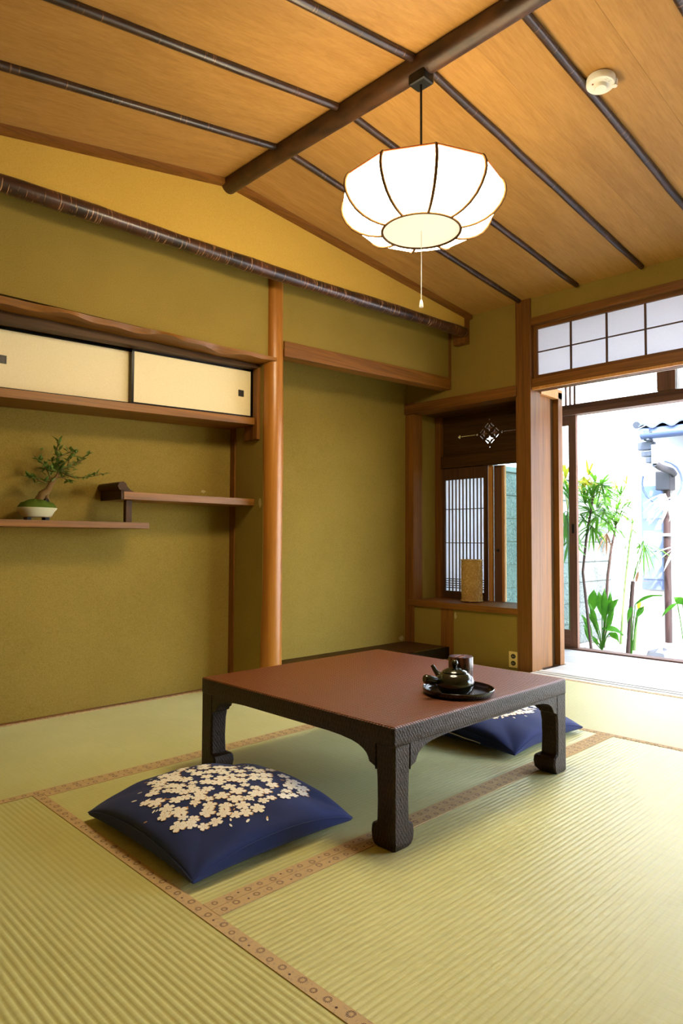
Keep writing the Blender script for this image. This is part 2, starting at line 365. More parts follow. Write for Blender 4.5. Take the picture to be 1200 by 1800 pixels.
for i in range(len(edges)-1):
    y0, y1 = edges[i]+0.0008, edges[i+1]-0.0008; ym = y0 + (y1-y0)*0.52
    for ya, yb, dz in ((y0, ym-0.0006, 0), (ym+0.0006, y1, 0.0012)):
        for xa, xb in ((XL-0.02, RX), (RX, XR)):
            MB().hexa([(xa, ya, cz(xa)+dz), (xb, ya, cz(xb)+dz), (xb, yb, cz(xb)+dz), (xa, yb, cz(xa)+dz)],
                      [(xa, ya, cz(xa)+0.012), (xb, ya, cz(xb)+0.012), (xb, yb, cz(xb)+0.012), (xa, yb, cz(xa)+0.012)]).build('ceiling_board', M['ceil'], ceiling)
for b in BY:
    if b < YS: continue
    for xa, xb in ((XL, RX-0.02), (RX+0.02, XR-0.03)):
        n = 12; pts = []; rad = []
        for i in range(n+1):
            x = xa+(xb-xa)*i/n; pts.append((x, b+random.uniform(-.0015, .0015), cz(x)-0.008)); rad.append(0.0155*random.uniform(.93, 1.05))
        MB().tube(pts, rad, 10).build('batten', M['batten'], ceiling, smooth=60)
n = 24; pts = []; rad = []
for i in range(n+1):
    y = YS + (2.645-YS)*i/n; pts.append((RX+0.004*math.sin(y*2.1), y, RZ-0.022+0.003*math.sin(y*3))); rad.append(0.043-0.0025*i/n+0.001*math.sin(y*5))
MB().tube(pts, rad, 18).build('ridge_log', M['ridge'], ceiling, smooth=60)

def gz(x): return 2.116+(x-0.82)*0.0275       # axis height of the natural log over the alcove
# ---- the wall at the alcove end
XG0 = 0.2
wall = hold('wall_back', (2.0, YF, 0), 'olive earthen alcove wall with yellow gable above the bark log', 'wall')
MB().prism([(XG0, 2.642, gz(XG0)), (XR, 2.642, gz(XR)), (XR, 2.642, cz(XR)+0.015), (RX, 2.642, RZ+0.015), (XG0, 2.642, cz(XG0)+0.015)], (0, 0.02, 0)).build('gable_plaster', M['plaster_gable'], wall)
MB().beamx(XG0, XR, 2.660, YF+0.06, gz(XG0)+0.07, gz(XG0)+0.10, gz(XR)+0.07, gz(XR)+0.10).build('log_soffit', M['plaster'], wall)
MB().beamx(0.76, 2.26, YF, YF+0.05, 1.76, gz(.76)+.08, 1.765, gz(2.26)+.08).build('plaster_panel', M['plaster'], wall)            # above the cabinet cornice
MB().beamx(2.26, XR, YF, YF+0.05, 1.83, gz(2.26)+.08, 1.87, gz(XR)+.08).build('plaster_panel', M['plaster'], wall)              # above the tokonoma lintel
B(XG0, 0.76, YF, YF+0.08, -0.08, 2.18).build('plaster_panel', M['plaster'], wall)
B(XL, XG0, 2.642, YF+0.08, -0.08, 2.21).build('plaster_panel', M['plaster'], wall)
B(0.70, 0.76, YF+0.02, YB+0.05, -0.08, 2.2).build('plaster_panel', M['plaster'], wall)
B(0.70, 2.26, YB, YB+0.06, -0.08, 2.25).build('plaster_panel', M['plaster'], wall)                                 # back of shelf alcove
B(2.205, 2.305, YF+0.03, YT+0.02, -0.08, 2.25).build('plaster_panel', M['plaster'], wall)                          # cheek between the alcoves
B(2.305, XR+0.02, YT, YT+0.06, -0.02, 2.3).build('plaster_panel', M['plaster'], wall)                              # back of tokonoma
B(0.76, 2.205, YB-0.010, YB, 0, 0.006).build('base_strip', M['cedar0'], wall)
B(2.1965, 2.2055, YB-0.042, YB, 0, 1.42).build('corner_strip', M['cedar2'], wall)
B(0.70, XR+0.05, YF+0.02, 3.3, 2.28, 2.32).build('alcove_soffit', M['cedar0'], wall)
n = 36; pts = []; rad = []
for i in range(n+1):
    x = 0.2 + (3.742-0.2)*i/n; pts.append((x, 2.650+0.003*math.sin(x*3.1), gz(x)+0.004*math.sin(x*2.3))); rad.append(0.034+0.002*math.sin(x*7)+0.0012*math.sin(x*23))
struct(MB().tube(pts, rad, 18).build('trim_1', M['bark0'], smooth=60), 'long dark bark covered log under the yellow gable', 'log')
bw = MB(); pts = []
for i in range(2):
    xa, xb = ((0.2, RX), (RX, XR))[i]
    bw.hexa([(xa, 2.612, cz(xa)-0.024), (xb, 2.612, cz(xb)-0.024), (xb, 2.644, cz(xb)-0.030), (xa, 2.644, cz(xa)-0.030)],
            [(xa, 2.612, cz(xa)+0.002), (xb, 2.612, cz(xb)+0.002), (xb, 2.644, cz(xb)+0.002), (xa, 2.644, cz(xa)+0.002)])
struct(bw.build('trim_2', M['cedar0']), 'brown wooden molding along the top of the yellow gable', 'molding')
# polished post between the two alcoves
pts = []; rad = []
for i in range(25):
    z = -0.04 + 2.26*i/24; pts.append((2.258+0.004*math.sin(z*2.2), 2.832+0.003*math.sin(z*3), z)); rad.append(0.0575-0.004*z/2.2+0.0012*math.sin(z*6))
struct(MB().tube(pts, rad, 28).build('trim_3', M['pole'], smooth=60), 'smooth orange-brown round post between the shelf alcove and the tokonoma', 'post')
struct(MB().beamx(2.31, 3.788, YF-0.012, YF+0.075, 1.790, 1.872, 1.846, 1.925).build('trim_4', M['cedar0'], bevel=0.002), 'brown lintel beam spanning the tokonoma opening', 'beam')
# tokonoma floor board with black front rail
tk = hold('trim_5', (3.05, YF, 0), 'low dark lacquered tokonoma platform behind the table', 'platform')
B(2.30, XR, YF+0.035, YT, 0.02, 0.078).build('platform_board', M['dark0'], tk, bevel=0.002)
B(2.315, XR-0.001, YF, YF+0.034, 0.001, 0.080).build('front_rail', M['lacquer'], tk, bevel=0.003)

# ---- right wall
wr = hold('wall_right', (XR, 2.7, 0), 'olive earthen side wall with brown timber around a window bay', 'wall')
XO = XR+0.09
B(XR, XO, 2.27, YT, 1.775, 2.40).build('plaster_panel', M['plaster'], wr)
B(XR, XO, 2.27, YT, -0.08, 0.338).build('plaster_panel', M['plaster'], wr)
B(XR, XO, -1.62, 2.18, 2.195, 2.42).build('plaster_panel', M['plaster'], wr)
B(XR-0.004, XR+0.01, 2.790, 2.818, 1.84, 2.32).build('thin_stud', M['cedar2'], wr, bevel=0.001)
B(XR-0.004, XR+0.01, 2.776, 2.881, -0.01, 0.338).build('stud', M['cedar2'], wr, bevel=0.001)
B(XR-0.055, XR+0.005, 2.638, 2.735, 2.128, 2.330).build('log_bracket', M['cedar2'], wr, bevel=0.003)
B(XR-0.012, XO, 3.118, 3.194, 0.079, 1.80).build('corner_post', M['cedar2'], wr, bevel=0.002)
B(XR-0.03, XO, 2.27, 3.19, 1.715, 1.785).build('bay_lintel', M['cedar1'], wr, bevel=0.003)
B(XR-0.02, 4.135, 2.27, 3.165, 0.338, 0.378).build('bay_sill', M['cedar1'], wr, bevel=0.003)
B(XO, 4.10, 3.135, 3.20, 0.0, 1.80).build('plaster_panel', M['plaster'], wr)
B(XR+0.02, 4.14, 2.27, 3.19, 1.722, 1.76).build('bay_soffit', M['dark1'], wr)
post = struct(B(XR-0.015, XR+0.105, 2.175, 2.280, -0.04, 2.40).build('trim_6', M['cedar2'], bevel=0.003), 'square brown timber post at the end of the garden opening', 'post')
side = hold('trim_7', (4.0, 2.2, 0), 'plain board side of the window bay beside the veranda', 'panel')
B(XR+0.105, 4.055, 2.195, 2.215, 0.0, 1.735).build('side_board', M['cedar2'], side)
B(4.055, 4.112, 2.205, 2.235, 0.0, 1.735).build('inner_strip', M['dark2'], side)
B(4.112, 4.168, 2.168, 2.250, 0.0, 1.78).build('edge_post', M['cedar2'], side, bevel=0.002)
B(XR+0.105, 4.17, 2.168, 2.25, 1.735, 1.80).build('top_rail', M['bright2'], side, bevel=0.002)
# bay back: dark panel with pierced ornament, beam, window frame
XW = 4.085
by = hold('trim_8', (XW, 2.7, 1.4), 'dark stained panel pierced with an arrow and diamond ornament above the bay window', 'panel')
panel = B(XW, XW+0.010, 2.27, 3.135, 1.42, 1.73)
cut = MB(); yc, zc_ = 2.678, 1.562
def yzc(pts): cut.prism([(XW-0.02, p[0], p[1]) for p in pts], (0.05, 0, 0))
sl_ = 0.0
def bar(y0, z0, y1, z1, wd):
    d = Vector((y1-y0, z1-z0)).normalized(); nn = Vector((-d.y, d.x))*wd/2
    yzc([(y0+nn.x, z0+nn.y), (y1+nn.x, z1+nn.y), (y1-nn.x, z1-nn.y), (y0-nn.x, z0-nn.y)])
D = 0.088                           # half diagonal of the diamond
for s1, s2 in ((1, 1), (1, -1), (-1, 1), (-1, -1)):
    for a, b in ((0.12, 0.42), (0.58, 0.88)):
        bar(yc+s1*D*(1-a), zc_+s2*D*a*0.92, yc+s1*D*(1-b), zc_+s2*D*b*0.92, 0.0085)
for k in range(4):
    q = math.pi/2*k; cy, cz_ = yc+0.042*math.cos(q), zc_+0.038*math.sin(q); P_ = []
    for j in range(8):
        r_ = 0.030 if j % 2 == 0 else 0.0115; t = 2*math.pi*j/8
        P_.append((cy+r_*math.cos(t), cz_+r_*0.95*math.sin(t)))
    yzc(P_)
for s in (1, -1):
    bar(yc+s*0.118, zc_, yc+s*0.242, zc_, 0.0065)
    e = yc+s*0.103; yzc([(e+0.012, zc_), (e, zc_+0.010), (e-0.012, zc_), (e, zc_-0.010)])
    e = yc+s*0.252; yzc([(e+s*0.024, zc_), (e, zc_+0.016), (e-s*0.008, zc_), (e, zc_-0.016)] if s > 0 else [(e+s*0.024, zc_), (e, zc_-0.016), (e-s*0.008, zc_), (e, zc_+0.016)])
    e = zc_+s*0.098; yzc([(yc+0.006, e), (yc, e+0.006), (yc-0.006, e), (yc, e-0.006)])
po = panel.build('pierced_panel', M['dark1'], by); co = cut.build('cutter', M['dark1'])
bm_ = po.modifiers.new('cut', 'BOOLEAN'); bm_.object = co; bm_.solver = 'EXACT'
bpy.context.view_layer.update(); co.location = -Vector((0, 0, 0))
ev = po.evaluated_get(bpy.context.evaluated_depsgraph_get()); me2 = bpy.data.meshes.new_from_object(ev)
po.modifiers.clear(); po.data = me2; bpy.data.objects.remove(co)
B(XW-0.03, XW+0.03, 2.27, 3.135, 1.335, 1.425).build('beam', M['dark1'], by, bevel=0.006)
B(XW-0.035, XW+0.03, 3.085, 3.1345, 0.379, 1.722).build('frame_post', M['cedar2'], by, bevel=0.002)

# bay window: lattice paper screen on the left, glass sash on the right
win = hold('window_1', (XW, 2.8, 0.38), 'bay window with a fine lattice paper screen slid half open', 'window')
y0, y1, z0, z1 = 2.700, 3.084, 0.379, 1.334
B(XW-0.012, XW+0.012, y0, y0+0.022, z0, z1).build('stile', M['lattice'], win); B(XW-0.012, XW+0.012, y1-0.022, y1, z0, z1).build('stile', M['lattice'], win)
B(XW-0.012, XW+0.012, y0+0.022, y1-0.022, z0, z0+0.055).build('rail', M['lattice'], win); B(XW-0.012, XW+0.012, y0+0.022, y1-0.022, z1-0.085, z1).build('rail', M['lattice'], win)
B(XW+0.006, XW+0.008, y0+0.022, y1-0.022, z0+0.055, z1-0.085).build('paper', M['shoji'], win)
for i in range(1, 11):
    y = y0+0.022+(y1-y0-0.044)*i/11; B(XW-0.002, XW+0.006, y-0.0036, y+0.0036, z0+0.055, z1-0.085).build('lattice_bar', M['lattice'], win)
for z in [1.032, 0.786, 0.522, 0.506, 0.490, 0.474, 0.458]:
    B(XW-0.004, XW+0.006, y0+0.022, y1-0.022, z-0.0028, z+0.0028).build('cross_bar', M['lattice'], win)
B(XW+0.014, XW+0.034, 2.668, 2.70, 0.379, 1.334).build('slim_stile', M['bright2'], win); B(XW+0.036, XW+0.062, 2.605, 2.667, 0.379, 1.334).build('sash_stile', M['brown2'], win, bevel=0.002)
B(XW+0.036, XW+0.062, 2.585, 2.604, 0.379, 1.334).build('sash_bead', M['bright2'], win)
B(XW+0.046, XW+0.050, 2.27, 2.585, 0.379, 1.334).build('pane', M['glass'], win)
MB().tube([(XW+0.034, 2.636, 0.735), (XW+0.024, 2.636, 0.735)], [0.012, 0.009], 12).build('latch', M['metal'], win, smooth=40)

# garden opening: head beam, transom of paper panes, grooved sill
struct(B(XR-0.012, XO, -1.62, 2.174, 2.150, 2.197).build('trim_9', M['cedar1'], bevel=0.003), 'brown upper beam above the paper transom', 'beam')
kam = hold('trim_10', (XR, 1.5, 1.74), 'grooved brown door head under the paper transom', 'beam')
B(XR-0.002, XO, -1.62, 2.174, 1.760, 1.812).build('head', M['cedar1'], kam, bevel=0.002)
for i, x in enumerate((XR+0.002, XR+0.036, XR+0.070)): B(x, x+0.020, -1.62, 2.174, 1.744, 1.762).build('groove_lip', M['bright2' if i == 0 else 'cedar1'], kam)
for wn, (ya, yb) in (('window_2', (0.36, 2.172)), ('window_3', (-1.5, 0.24))):
    tw = hold(wn, (XR+0.03, (ya+yb)/2, 1.81), 'paper transom with a dark thin grid above the door head' if wn == 'window_2' else 'paper transom beyond the next post', 'window')
    xa, xb = XR+0.02, XR+0.048
    B(xa, xb, yb-0.024, yb, 1.813, 2.149).build('stile', M['cedar2'], tw); B(xa, xb, ya, ya+0.024, 1.813, 2.149).build('stile', M['cedar2'], tw)
    B(xa, xb, ya+0.024, yb-0.024, 1.813, 1.836).build('rail', M['cedar1'], tw); B(xa, xb, ya+0.024, yb-0.024, 2.128, 2.149).build('rail', M['cedar1'], tw)
    nc = 8; ys = [yb-0.024-(yb-ya-0.048)*i/nc for i in range(nc+1)]; zs = [1.836, 1.982, 2.128]
    for y in ys[1:-1]: B(xa+0.004, xa+0.016, y-0.0045, y+0.0045, 1.836, 2.128).build('muntin', M['lattice'], tw)
    B(xa+0.004, xa+0.014, ya+0.024, yb-0.024, 1.979, 1.985).build('muntin', M['lattice'], tw)
    for i in range(nc):
        for j in range(2): B(xa+0.016, xa+0.0175, ys[i+1]+0.0005, ys[i]-0.0005, zs[j]+0.0005, zs[j+1]-0.0005).build('paper_pane', M['shoji'], tw)
struct(B(XR-0.015, XR+0.105, 0.245, 0.355, -0.04, 2.40).build('trim_11', M['cedar2'], bevel=0.003), 'square timber post further along the garden opening', 'post')
sil = hold('trim_12', (XR, 1.3, 0), 'pale grooved wooden sill between tatami and veranda', 'sill')
B(3.7355, 3.885, -1.62, 2.174, -0.06, -0.012).build('sill_base', M['pale1'], sil)
for x0_, x1_ in ((3.7355, 3.775), (3.797, 3.826), (3.848, 3.885)): B(x0_, x1_, -1.62, 2.174, -0.012, 0.0005).build('sill_lip', M['pale1'], sil, bevel=0.001)
# ---- veranda
ver = struct(B(3.886, 4.76, -1.9, 3.26, -0.06, -0.027).build('veranda_floor', M['brown1']), 'pale board veranda floor outside the room', 'floor')
nb = 9; wv = (4.755-3.887)/nb
for i in range(nb):
    yt = 2.16 if 3.887+wv*i < 4.14 else 3.255
    B(3.887+wv*i+0.0006, 3.887+wv*(i+1)-0.0006, -1.9, yt, -0.026, 0.0).build('plank', M['pale1'], ver, bevel=0.001)
struct(B(3.60, 5.40, -2.0, 3.9, 2.43, 2.50).build('veranda_ceiling', M['brown1']), 'boarded veranda ceiling and eave', 'ceiling')
struct(B(3.9, 4.86, 3.262, 3.292, -0.08, 2.43).build('wall_veranda', M['plaster']), 'plaster end wall of the veranda', 'wall')
XG = 4.80
struct(B(XG-0.04, XG+0.05, -1.9, 3.26, -0.10, 0.010).build('trim_13', M['brown1'], bevel=0.002), 'brown threshold rail at the garden edge of the veranda', 'sill')
oh = hold('trim_14', (XG, 1.5, 1.75), 'weathered brown outer head beam with upper lights above the garden door', 'beam')
B(XG-0.045, XG+0.05, -1.9, 3.26, 1.748, 1.790).build('head', M['brown1'], oh, bevel=0.002); B(XG-0.025, XG+0.05, -1.9, 3.26, 1.791, 1.828).build('ledge', M['brown1'], oh, bevel=0.002)
B(XG-0.04, XG+0.05, -1.9, 3.26, 2.16, 2.43).build('upper_beam', M['brown1'], oh)
B(XG-0.035, XG+0.045, 1.665, 1.785, 1.829, 2.159).build('short_post', M['brown2'], oh, bevel=0.002)
for y in (2.465, 2.430, 2.395): B(XG-0.012, XG+0.004, y-0.006, y+0.006, 1.829, 2.159).build('bar', M['brown2'], oh)
for ya, yb in ((1.786, 2.388), (2.472, 3.255), (0.6, 1.664)): B(XG+0.012, XG+0.016, ya, yb, 1.829, 2.159).build('pane', M['glass'], oh)
gd = hold('door_1', (XG, 2.8, 0), 'brown framed glass sliding door pushed open beside the palms', 'door')
xa, xb = XG-0.018, XG+0.014
B(xa, xb, 2.382, 2.442, 0.012, 1.746).build('stile', M['brown2'], gd, bevel=0.003); B(xa, xb, 3.19, 3.25, 0.012, 1.746).build('stile', M['brown2'], gd, bevel=0.003)
B(xa, xb, 2.442, 3.19, 0.012, 0.140).build('bottom_rail', M['brown1'], gd, bevel=0.002); B(xa, xb, 2.442, 3.19, 1.675, 1.746).build('top_rail', M['brown1'], gd, bevel=0.002)
B(XG-0.004, XG, 2.442, 3.19, 0.140, 1.675).build('pane', M['glass'], gd)
hp = B(xa-0.002, xa+0.002, 2.400, 2.420, 0.86, 0.93).build('finger_pull', M['black'], gd, bevel=0.0008); hp['label'] = 'dark recessed finger pull'

# ---- unseen walls that close the room
struct(B(XL-0.06, XL, YS-0.06, 2.9, -0.08, 2.2).build('wall_left', M['plaster']), 'olive plaster wall left of the tatami', 'wall')
struct(B(XL-0.06, 3.9, YS-0.06, YS, -0.08, 2.6).build('wall_rear', M['plaster']), 'olive plaster wall behind the tatami', 'wall')

# ================================================================== ALCOVE SHELVES AND CABINET
cab = thing('wall_cabinet', 'wall cabinet with two cream sliding doors and a wavy-edged wooden cornice', 'cabinet', (1.5, 2.95, 1.40))
def fz(x, z): return z + (x-1.5)*0.034          # the built-in hangs slightly out of level
cn = MB(); n = 44; top = []; 
fr = [0.010*math.sin(i*0.42)+0.006*math.sin(i*0.93+1)+0.004*math.sin(i*0.21) for i in range(n+1)]
vs = []; fs = []
for i in range(n+1):
    x = 0.765+(2.238-0.765)*i/n; zt = 1.756+(x-1.5)*0.014; yf = 2.772+fr[i]*0.5
    vs += [(x, 2.809, zt), (x, yf+0.006, zt-0.004), (x, yf+0.012+fr[i]*0.9, zt-0.026-fr[i]*0.5), (x, 2.94, zt-0.034), (x, 2.94, zt-0.012), (x, 2.809, zt-0.012)]
for i in range(n):
    for j in range(6): fs.append((i*6+j, i*6+(j+1)%6, (i+1)*6+(j+1)%6, (i+1)*6+j))
fs += [tuple(range(5, -1, -1)), tuple(n*6+j for j in range(6))]
cn.add(vs, fs).build('cornice', M['shelf'], cab, smooth=35)
MB().beamx(0.765, 2.196, 2.872, 2.925, fz(.765, 1.690), 1.715, fz(2.196, 1.690), 1.733).build('head_rail', M['dark0'], cab, bevel=0.002)
MB().beamx(0.765, 2.200, 2.895, 3.128, fz(.765, 1.391), fz(.765, 1.428), fz(2.2, 1.391), fz(2.2, 1.428)).build('bottom_board', M['shelf'], cab, bevel=0.002)
B(2.186, 2.2045, 2.872, 2.912, 1.335, 1.722).build('end_strip', M['cedar2'], cab, bevel=0.001)
B(2.192, 2.2045, 2.912, 2.995, 1.335, 1.413).build('support_block', M['cedar2'], cab, bevel=0.002)
for xa, xb, yd, hx in ((0.79, 1.508, 2.948, 0.935), (1.494, 2.192, 2.926, 2.118)):
    f = 0.012
    dr = MB().beamx(xa+f, xb-f, yd, yd+0.014, fz(xa+f, 1.441), fz(xa+f, 1.680), fz(xb-f, 1.441), fz(xb-f, 1.680)).build('sliding_door', M['fusuma'], cab)
    fm = MB(); fm.beamx(xa, xb, yd-0.003, yd+0.016, fz(xa, 1.4285), fz(xa, 1.441), fz(xb, 1.4285), fz(xb, 1.441)); fm.beamx(xa, xb, yd-0.003, yd+0.016, fz(xa, 1.680), fz(xa, 1.692), fz(xb, 1.680), fz(xb, 1.692))
    fm.beamx(xa, xa+f, yd-0.003, yd+0.016, fz(xa, 1.441), fz(xa, 1.680), fz(xa+f, 1.441), fz(xa+f, 1.680)); fm.beamx(xb-f, xb, yd-0.003, yd+0.016, fz(xb-f, 1.441), fz(xb-f, 1.680), fz(xb, 1.441), fz(xb, 1.680))
    fm.build('door_frame', M['lacquer'], dr)
    zc = fz(hx, 1.556); hm = MB()
    for a, b, c, d in ((hx-.017, hx+.017, zc+.013, zc+.017), (hx-.017, hx+.017, zc-.017, zc-.013), (hx-.017, hx-.013, zc-.013, zc+.013), (hx+.013, hx+.017, zc-.013, zc+.013)): hm.box(a, b, yd-0.0025, yd, c, d)
    hm.box(hx-.013, hx+.013, yd-0.0008, yd, zc-.013, zc+.013)
    hm.build('finger_pull', M['metal'], dr)

sh = thing('staggered_shelves', 'two staggered brown wall shelves joined by a short strut', 'shelf', (1.5, 3.0, 0.85))
B(0.762, 1.600, 2.930, 3.128, 0.851, 0.880).build('lower_board', M['shelf'], sh, bevel=0.002)
B(1.462, 2.2045, 2.915, 3.128, 0.984, 1.020).build('upper_board', M['shelf'], sh, bevel=0.002)
B(1.490, 1.522, 2.950, 2.975, 0.880, 0.984).build('strut', M['dark2'], sh, bevel=0.003)
pr = [(1.462, 1.020), (1.440, 1.030), (1.432, 1.046), (1.441, 1.062), (1.458, 1.066), (1.472, 1.058), (1.482, 1.040), (1.497, 1.027), (1.515, 1.0205)]
MB().prism([(x, 2.917, z) for x, z in pr], (0, 0.21, 0)).build('end_lip', M['dark1'], sh, smooth=60)
MB().box(1.450, 1.4618, 2.917, 3.127, 0.984, 1.026).build('end_cap', M['dark1'], sh)

# ================================================================== LOW TABLE
TX0, TX1, TY0, TY1, TH = 1.337, 2.252, 1.167, 2.062, 0.318
tb = thing('low_table', 'low square reddish-brown table covered in woven lacquer with cusped legs', 'table', ((TX0+TX1)/2, (TY0+TY1)/2, 0))
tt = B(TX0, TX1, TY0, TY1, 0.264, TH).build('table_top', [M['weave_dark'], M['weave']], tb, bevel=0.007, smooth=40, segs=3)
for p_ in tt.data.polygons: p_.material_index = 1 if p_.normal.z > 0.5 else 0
def apron(p0, p1, inn):
    p0 = Vector(p0); p1 = Vector(p1); d = p1-p0; L = d.length; d.normalize(); q = Vector(inn)
    half = [(0.066, 0.198), (0.068, 0.206), (0.080, 0.211), (0.088, 0.214), (0.092, 0.224), (0.099, 0.234), (0.112, 0.243), (0.130, 0.2505), (0.155, 0.256), (0.20, 0.2605), (0.25, 0.2625)]
    low = half + [(L-u, z) for u, z in reversed(half)]
    P_ = [(u, z) for u, z in low] + [(L-0.066, 0.268), (0.066, 0.268)]
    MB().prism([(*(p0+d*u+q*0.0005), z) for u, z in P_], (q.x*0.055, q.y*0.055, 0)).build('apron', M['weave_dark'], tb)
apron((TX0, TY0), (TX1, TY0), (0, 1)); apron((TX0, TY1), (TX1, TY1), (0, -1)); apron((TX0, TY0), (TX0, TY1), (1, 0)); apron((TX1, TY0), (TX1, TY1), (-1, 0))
legp = [(0.0, 0.066), (0.006, 0.074), (0.016, 0.082), (0.034, 0.0845), (0.050, 0.083), (0.057, 0.079), (0.061, 0.068), (0.066, 0.064), (0.12, 0.0625), (0.18, 0.064), (0.198, 0.066), (0.266, 0.067)]
for cx, cy, sx, sy in ((TX0, TY0, 1, 1), (TX1, TY0, -1, 1), (TX1, TY1, -1, -1), (TX0, TY1, 1, -1)):
    vs = []; fs = []
    for k, (z, wd) in enumerate(legp):
        i0 = 0.004 if k == 0 else 0.0004
        c = 0.006
        ring = [(i0+c, i0), (wd-c, i0), (wd, i0+c), (wd, wd-c), (wd-c, wd), (i0+c, wd), (i0, wd-c), (i0, i0+c)]
        vs += [(cx+sx*a, cy+sy*b, z) for a, b in ring]
    nk = len(legp)
    for k in range(nk-1): fs += [(k*8+j, k*8+(j+1)%8, (k+1)*8+(j+1)%8, (k+1)*8+j) for j in range(8)]
    fs += [tuple(range(7, -1, -1)), tuple((nk-1)*8+j for j in range(8))]
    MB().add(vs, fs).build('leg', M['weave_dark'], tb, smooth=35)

# ================================================================== CUSHIONS
def cushion(label, cx, cy, sx, sy, rot, H, seamh, cornerz, seed, print_c, print_r):
    rnd = random.Random(seed); root = thing('floor_cushion', label, 'cushion', (cx, cy, 0)); root.rotation_euler.z = R(rot)
    N = 44
    def warp(u, v):                 # pillow outline: edges bow in, corners point out
        x = u*sx/2*(1-0.015*(1-v*v)*abs(u)**3); y = v*sy/2*(1-0.015*(1-u*u)*abs(v)**3); return x, y
    def seam(u, v):
        e = max(abs(u), abs(v)); t = min(abs(u), abs(v))
        return cornerz + (seamh-cornerz)*(1-t**2.2)
    def env(u, v): return max(0, (1-abs(u)**2.6))*max(0, (1-abs(v)**2.6))
    def top(u, v):
        e = env(u, v); wr_ = 0.0028*math.sin(u*11+v*4+seed)*math.sin(v*7-u*3)*(1-e)*min(1, e*6)
        return seam(u, v) + (H-seamh)*e**0.42 + wr_
    def bot(u, v): e = env(u, v); return max(0.002, seam(u, v)*(1-e**0.16*1.02))
    vs = []; fs = []
    for fn in (top, bot):
        for i in range(N+1):
            for j in range(N+1):
                u = math.sin((-1+2*i/N)*math.pi/2); v = math.sin((-1+2*j/N)*math.pi/2)
                x, y = warp(u, v); vs.append((cx+x, cy+y, fn(u, v)))
    S = (N+1)**2
    for k in range(2):
        for i in range(N):
            for j in range(N):
                q = [k*S+i*(N+1)+j, k*S+(i+1)*(N+1)+j, k*S+(i+1)*(N+1)+j+1, k*S+i*(N+1)+j+1]; fs.append(tuple(q if k == 0 else reversed(q)))
    body = MB().add(vs, fs).build('cover', M['navy'], root, smooth=80, weld=True)
    # piping along the seam
    loop = []
    for k in range(4):
        for i in range(20):
            t = -1+2*i/20; u, v = ((t, -1), (1, t), (-t, 1), (-1, -t))[k]; x, y = warp(u, v); loop.append((cx+x, cy+y, seam(u, v)))
    MB().tube(loop+[loop[0]], 0.0022, 6, False).build('seam', M['navy'], body, smooth=60)
    # printed blossoms hugging the cover
    def inv(x, y): return max(-.98, min(.98, 2*x/sx*1.0)), max(-.98, min(.98, 2*y/sy*1.0))
    wm, gm = MB(), MB()
    def lift(x, y, h): u, v = inv(x, y); return (cx+x, cy+y, top(u, v)+h)
    def blob(mb, x, y, r, ang, h, petals):
        pts = [lift(x, y, h)]; k = petals*6
        for j in range(k):
            t = 2*math.pi*j/k; s_ = abs(math.sin(petals*t/2)); rr = r*(0.50+0.50*s_**0.55) - (r*0.10 if s_ > 0.985 else 0)
            pts.append(lift(x+rr*math.cos(t+ang), y+rr*math.sin(t+ang), h))
        mb.add(pts, [(0, 1+j, 1+(j+1) % k) for j in range(k)])
    def petal(mb, x, y, r, ang, h):
        pts = [lift(x+r*math.cos(t)*math.cos(ang)-0.42*r*math.sin(t)*math.sin(ang), y+r*math.cos(t)*math.sin(ang)+0.42*r*math.sin(t)*math.cos(ang), h) for t in [2*math.pi*j/8 for j in range(8)]]
        mb.add(pts, [tuple(range(8))])
    px, py = print_c; placed = []
    tries = 0
    while len(placed) < 92 and tries < 9000:
        tries += 1; a = rnd.uniform(0, 2*math.pi); q = math.sqrt(rnd.random())
        rr = print_r*q*(1+0.10*math.sin(3*a+seed)+0.06*math.sin(7*a)); x, y = px+rr*math.cos(a), py+rr*math.sin(a)
        r = rnd.uniform(0.015, 0.025)
        if all((x-X)**2+(y-Y)**2 > (0.66*(r+Rr))**2 for X, Y, Rr in placed): placed.append((x, y, r))
    for i, (x, y, r) in enumerate(placed):
        ang = rnd.uniform(0, 6.28); h = 0.0016+0.0004*(i % 3)
        if rnd.random() < 0.5: blob(gm, x+0.001, y-0.001, r*1.06, ang, h-0.0003, 5)
        blob(wm, x, y, r, ang, h, 5)
        for j in range(5):
            t = ang+2*math.pi*(j+0.5)/5+math.pi/5; petal(gm, x+0.25*r*math.cos(t), y+0.25*r*math.sin(t), 0.0016, t, h+0.0004)
    for i in range(90):
        a = rnd.uniform(0, 6.28); q = rnd.uniform(0.6, 1.12)*print_r; x, y = px+q*math.cos(a), py+q*math.sin(a)
        petal(gm if i % 4 == 0 else wm, x, y, rnd.uniform(0.005, 0.009), a+rnd.uniform(-.9, .9), 0.0014)
    wm.build('white_blossoms', M['print_white'], body)['kind'] = 'stuff'; gm.build('gold_outlines', M['print_gold'], body)['kind'] = 'stuff'
    return root, body
cushion('navy floor cushion with white blossom print, wholly in view before the table', 1.122, 1.632, 0.515, 0.545, 0, 0.114, 0.060, 0.024, 3, (-0.012, -0.012), 0.212)
cb, cbody = cushion('navy floor cushion half hidden behind a table leg on the veranda side', 2.485, 1.628, 0.53, 0.55, 0, 0.105, 0.062, 0.020, 11, (0.0, 0.02), 0.185)
tp = [(2.2145+0.002*math.sin(i), 1.50+0.015*i, 0.030+0.0012*i) for i in range(14)]
MB().tube(tp, 0.0022, 6).build('zip_tape', M['tape'], cbody, smooth=60)

